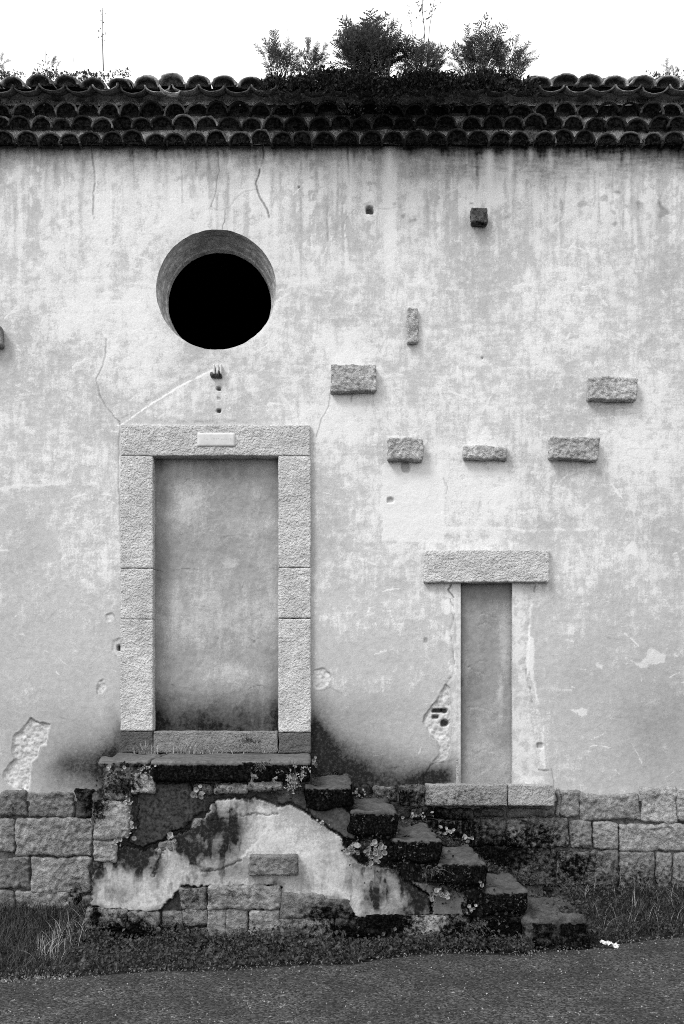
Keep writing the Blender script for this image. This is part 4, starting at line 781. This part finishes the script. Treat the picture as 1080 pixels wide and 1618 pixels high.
X = np.concatenate([rng.uniform(sx(140), sx(640), 900), rng.uniform(sx(700), sx(835), 260), rng.uniform(sx(835), sx(960), 420)]); n = len(X); t = rng.random(n); Y = np.where(X > sx(835), rng.uniform(-.9, -.25, n), YF - .03 + (road_edge_y(X) - YF + .06) * t); Z = ground_z(X, Y) + .02 + np.abs(rng.normal(0, .05, n)) * (1 - .6 * t); Z = np.where((X > sx(860)) & (X < sx(925)) & (Y > YF - .05), np.maximum(Z, .20 + np.abs(rng.normal(0, .02, n))), Z)
scatter('broad_weeds', 'broader weed leaves mixed along the foot of the stairs', 'weeds', np.stack([X, Y, Z], -1), .02, .042, M['weed'], aspect=.8)
n = 1500; X = rng.uniform(-2.6, 2.9, n); Y = rng.uniform(-3.0, -.6, n); keep = Y < road_edge_y(X) - .01; scatter('road_grit', 'loose pale grit scattered over the road', 'grit', np.stack([X, Y, np.full(n, .012)], -1)[keep], .005, .013, M['pale'], up=-.1, aspect=.9)
# moss carpet on the flank near the steps
n = 5200; px = rng.uniform(150, 830, n); py = np.where(rng.random(n) < .5, np.interp(px, [150, 240, 430, 560, 640, 700, 830], [1235, 1230, 1240, 1330, 1365, 1400, 1440]) + rng.normal(0, 12, n), rng.uniform(1215, 1480, n))
g = blobs(px, py, [(190,1245,30,30,.9),(185,1320,30,20,.5),(215,1270,8,30,.8),(470,1235,28,22,1),(590,1345,45,25,1),(640,1370,50,25,.8),(700,1390,55,35,.9),(330,1250,40,7,.7),(420,1252,40,6,.7),(260,1328,40,6,.6),(310,1300,14,8,.6),(780,1440,50,20,.8),(550,1250,20,12,.4)]); keep = g > rng.random(n)
P = np.stack([wx(px, YF), np.full(n, YF) - .005 - np.abs(rng.normal(0, .018, n)), wz(py, YF)], -1)[keep]
scatter('wall_moss', 'dark moss and small plants filling the broken flank of the staircase', 'moss', P, .010, .026, M['moss'], aspect=.8)

# navelwort: round dished leaves in small clumps
def dish(rs, r):
    n = 9; a = np.linspace(0, 2 * np.pi, n, endpoint=False); V = [(0, .012 * r / .02, 0)]
    for f, y in ((.55, .004), (1.0, -.004)):
        j = 1 + .06 * np.sin(a * 4 + rs.uniform(0, 6)) + .05 * rs.normal(size=n); V += list(zip(np.cos(a) * r * f * j, np.full(n, y * r / .02), np.sin(a) * r * f * j))
    T = [(0, 1 + i, 1 + (i + 1) % n) for i in range(n)]
    for i in range(n): T += [(1 + i, 1 + n + i, 1 + n + (i + 1) % n), (1 + i, 1 + n + (i + 1) % n, 1 + (i + 1) % n)]
    return np.array(V), T
def navelwort(label, cx, cy, rx, ry, n, rpx=4.2, Y=YF - .02, mat='pale'):
    rs = np.random.default_rng(int(cx * 7 + cy)); base = W(cx, cy + ry, Y); t = thing('navelwort', label, 'plant', base, 'round-leaved plants on the staircase'); V, T = [], []; SV, SQ = [], []
    sc = (D + Y) / F; b = 0; sb = 0
    for k in range(n):
        r = rpx * sc * rs.uniform(.45, 1.15); v, tt = dish(rs, r); e = Euler((rs.normal(.0, .45) - .35, 0, rs.normal(0, .5))).to_matrix(); off = np.array([rs.normal(0, .55) * rx * sc, -abs(rs.normal(0, .012)) - .008, (rs.normal(0, .55) * ry + ry) * sc])
        v = v @ np.array(e).T + off; V.append(v); T += [(i + b, j + b, q + b) for i, j, q in tt]; b += len(v)
        root = np.array([off[0] * .6, .03, off[2] - .02]); sv, sq = tube([root, (root + off) / 2 + np.array([0, -.005, -.004]), off + np.array([0, .005, 0])], .0022, .0016, 3); SV.append(sv); SQ += [tuple(x + sb for x in f) for f in sq]; sb += len(sv)
    link('leaves', mesh_np('leaves', np.concatenate(V), T, True), M[mat], t, kind='stuff'); link('stalks', mesh_np('stalks', np.concatenate(SV), SQ), M['weed'], t, kind='stuff')
for a in (('round-leaved clump under the middle of the landing slab', 315, 1254, 9, 11, 8, 6.), ('pair of round leaves on the crack below the dark plaster', 274, 1325, 9, 5, 5, 5.), ('round leaves down the edge right of the corner stone', 207, 1298, 8, 20, 12, 4.),
          ('round leaves at the foot of the corner stone', 184, 1330, 9, 10, 8, 3.6), ('tiny round leaves at the landing left corner', 178, 1216, 14, 7, 9, 3.2), ('tiny round leaves left of the dark landing slab edge', 226, 1214, 14, 6, 14, 2.6), ('small round leaves below the landing left corner', 205, 1262, 8, 10, 8, 3.0),
          ('large round-leaved clump hanging beside the middle steps', 592, 1345, 22, 15, 34, 5.2), ('small round leaves left of the large clump at the plaster edge', 556, 1342, 10, 12, 14, 4.2), ('round leaves low on the flank above the bottom course', 702, 1411, 10, 9, 11, 4.2), ('few round leaves on the fifth step front', 760, 1394, 5, 4, 5, 3.),
          ('tiny round leaves along the diagonal plaster crack', 508, 1300, 12, 6, 7, 2.4), ('small round leaves between the plaster stub and the lowest course', 745, 1440, 14, 8, 8, 3.)): navelwort(*a)
for a in (('small round leaves behind the third step against the wall', 668, 1288, 22, 5, 14, 3., -.10), ('small round leaves behind the fourth step against the wall', 702, 1312, 12, 9, 12, 3.6, -.14), ('pale round leaves beside the dark stone behind the stairs', 738, 1325, 9, 7, 8, 4., -.12), ('round leaves at the right end of the landing by the wall', 497, 1206, 4, 10, 7, 3., -.12), ('tiny round leaves behind the second step', 560, 1252, 14, 7, 12, 2.6, -.14)): navelwort(*a)
# leafy herb hanging at the right end of the landing
def herb(label, cx, cy, rx, ry, n, Y, lo, hi, mat, stems=14, name='leafy_weed', up=.5):
    rs = np.random.default_rng(int(cx)); sc = (D + Y) / F; b = W(cx, cy + ry, Y); t = thing(name, label, 'plant', b); SV, SQ, sb = [], [], 0; P = []
    for k in range(stems):
        tip = np.array([rs.normal(0, .55) * rx * sc, -rs.uniform(.02, .10), (1 + rs.normal(0, .5)) * ry * sc]); root = np.array([rs.normal(0, .2) * rx * sc, .05, ry * sc * rs.uniform(.3, 1.)]); md = (tip + root) / 2 + np.array([0, -.02, .03])
        sv, sq = tube([root, md, tip], .003, .0014, 3); SV.append(sv); SQ += [tuple(x + sb for x in f) for f in sq]; sb += len(sv)
        for q in range(n // stems): f = rs.uniform(.2, 1.05); P.append((1 - f) ** 2 * root + 2 * f * (1 - f) * md + f * f * tip + rs.normal(size=3) * .012)
    P = np.array(P); U = unit(rs.normal(size=P.shape) + np.array([0, -.4, up])); V, T = tris_leaves(P, unit(rs.normal(size=P.shape) * .5 + np.array([0, -.6, .7])), U, rs.uniform(lo, hi, len(P)), rs.uniform(lo, hi, len(P)) * .55)
    link('leaves', mesh_np('leaves', V, T, False), M[mat], t, kind='stuff'); link('stems', mesh_np('stems', np.concatenate(SV), SQ), M['stem'], t, kind='stuff')
herb('bushy small-leaved weed spilling over the landing right end', 465, 1232, 24, 24, 320, YF - .04, .014, .03, 'pale', 22)
herb('broad-leaved rosette growing at the right of the door threshold', 395, 1173, 13, 9, 70, -.12, .03, .05, 'mid', 8)
herb('trailing weed on the landing edge above the pale stone', 410, 1212, 18, 7, 90, YF - .05, .012, .028, 'weed', 9)
herb('hanging clover-like weed beside the fourth step', 680, 1378, 24, 18, 150, YF - .04, .014, .028, 'weed', 14)
herb('dark weed in the wall corner behind the first step', 535, 1222, 22, 12, 150, -.10, .014, .03, 'moss', 12)
herb('leafy weed at the wall foot right of the top steps', 805, 1388, 22, 10, 160, -.16, .014, .03, 'weed', 12)
herb('low leafy plant left of the lowest stone step', 755, 1462, 24, 14, 170, YF - .05, .016, .034, 'weed', 12)
def tuft(label, cx, cy, n, lo, hi, Y, spread, mat='dry', lean=.9):
    base = W(cx, cy, Y); t = thing('grass_tuft', label, 'grass', base); P = np.stack([rng.normal(0, spread, n), rng.uniform(-.02, .02, n), np.zeros(n)], -1)
    o = blades('blades', '', P, lo, hi, M[mat], lean=lean, wd=.0032, droop=.55, bias=(0, -.1)); del o['label']; del o['category']; o.parent = t
tuft('dry grass tuft at the left end of the door threshold', 232, 1191, 110, .05, .13, -.10, .04); tuft('dry straggling grass in front of the door threshold', 310, 1191, 120, .06, .17, -.10, .12, lean=1.2); tuft('pale grass tuft hanging on the flank beside the steps', 682, 1424, 12, .05, .09, YF - .03, .01)
tuft('thin dry grass at the right of the door threshold', 425, 1190, 14, .06, .14, -.10, .05, lean=1.2)

# ------------------------------------------------------------------ litter
def crumple(name, label, cat, c, L, Wd, Hh, mat, seed):
    n = 14; g = np.linspace(-1, 1, n); gx, gy = np.meshgrid(g, g, indexing='ij'); rr = 1 + .25 * fbm2(gx * 2 + seed, gy * 2, 2); z = np.abs(fbm2(gx * 1.7 + seed * 3, gy * 1.7, 3)) * Hh * 2 + Hh * .4 * (1 - gx ** 2) * (1 - gy ** 2)
    V = np.stack([gx * L * rr, gy * Wd * rr + .3 * Wd * fbm2(gx * 3, gy * 3 + seed, 2), z + .004], -1).reshape(-1, 3); i = np.arange(n * n).reshape(n, n); Q = np.stack([i[:-1, :-1], i[1:, :-1], i[1:, 1:], i[:-1, 1:]], -1).reshape(-1, 4)
    o = link(name, mesh_np(name, V, Q, False), mat, None, label=label, category=cat); o.location = c; sm = o.modifiers.new('thickness', 'SOLIDIFY'); sm.thickness = .0015; return o
dpt = 2800 / (1497 - 1100); gxp = (962 - VX) / F * dpt; o = crumple('paper_scrap', 'crumpled white paper scrap on the ground right of the lowest step', 'paper', (gxp, dpt - D, max(0., float(ground_z(np.array([gxp]), np.array([dpt - D]))[0])) + .012), .06, .035, .018, M['paper'], 3); o.rotation_euler = (0, .25, -.35)
def twig(label, p0, p1, r):
    P = []
    for (x, y) in (p0, ((p0[0] + p1[0]) / 2, (p0[1] + p1[1]) / 2 - 1), p1): dd = 2800 / (y - 1100); P.append(np.array([(x - VX) / F * dd, dd - D, .018]))
    b = P[0].copy(); V, Q = tube([p - b for p in P], r, r * .5, 5); V = V[:, [0, 2, 1]] if False else V; V += .0; o = link('twig', mesh_np('twig', V, Q), M['dry'], None, label=label, category='twig', group='twigs on the road'); o.location = b
twig('longest pale twig lying on the road below the middle of the stairs', (560, 1540), (588, 1536), .005); twig('short pale twig lying at the weeds edge left of the stone course', (535, 1517), (548, 1514), .006)
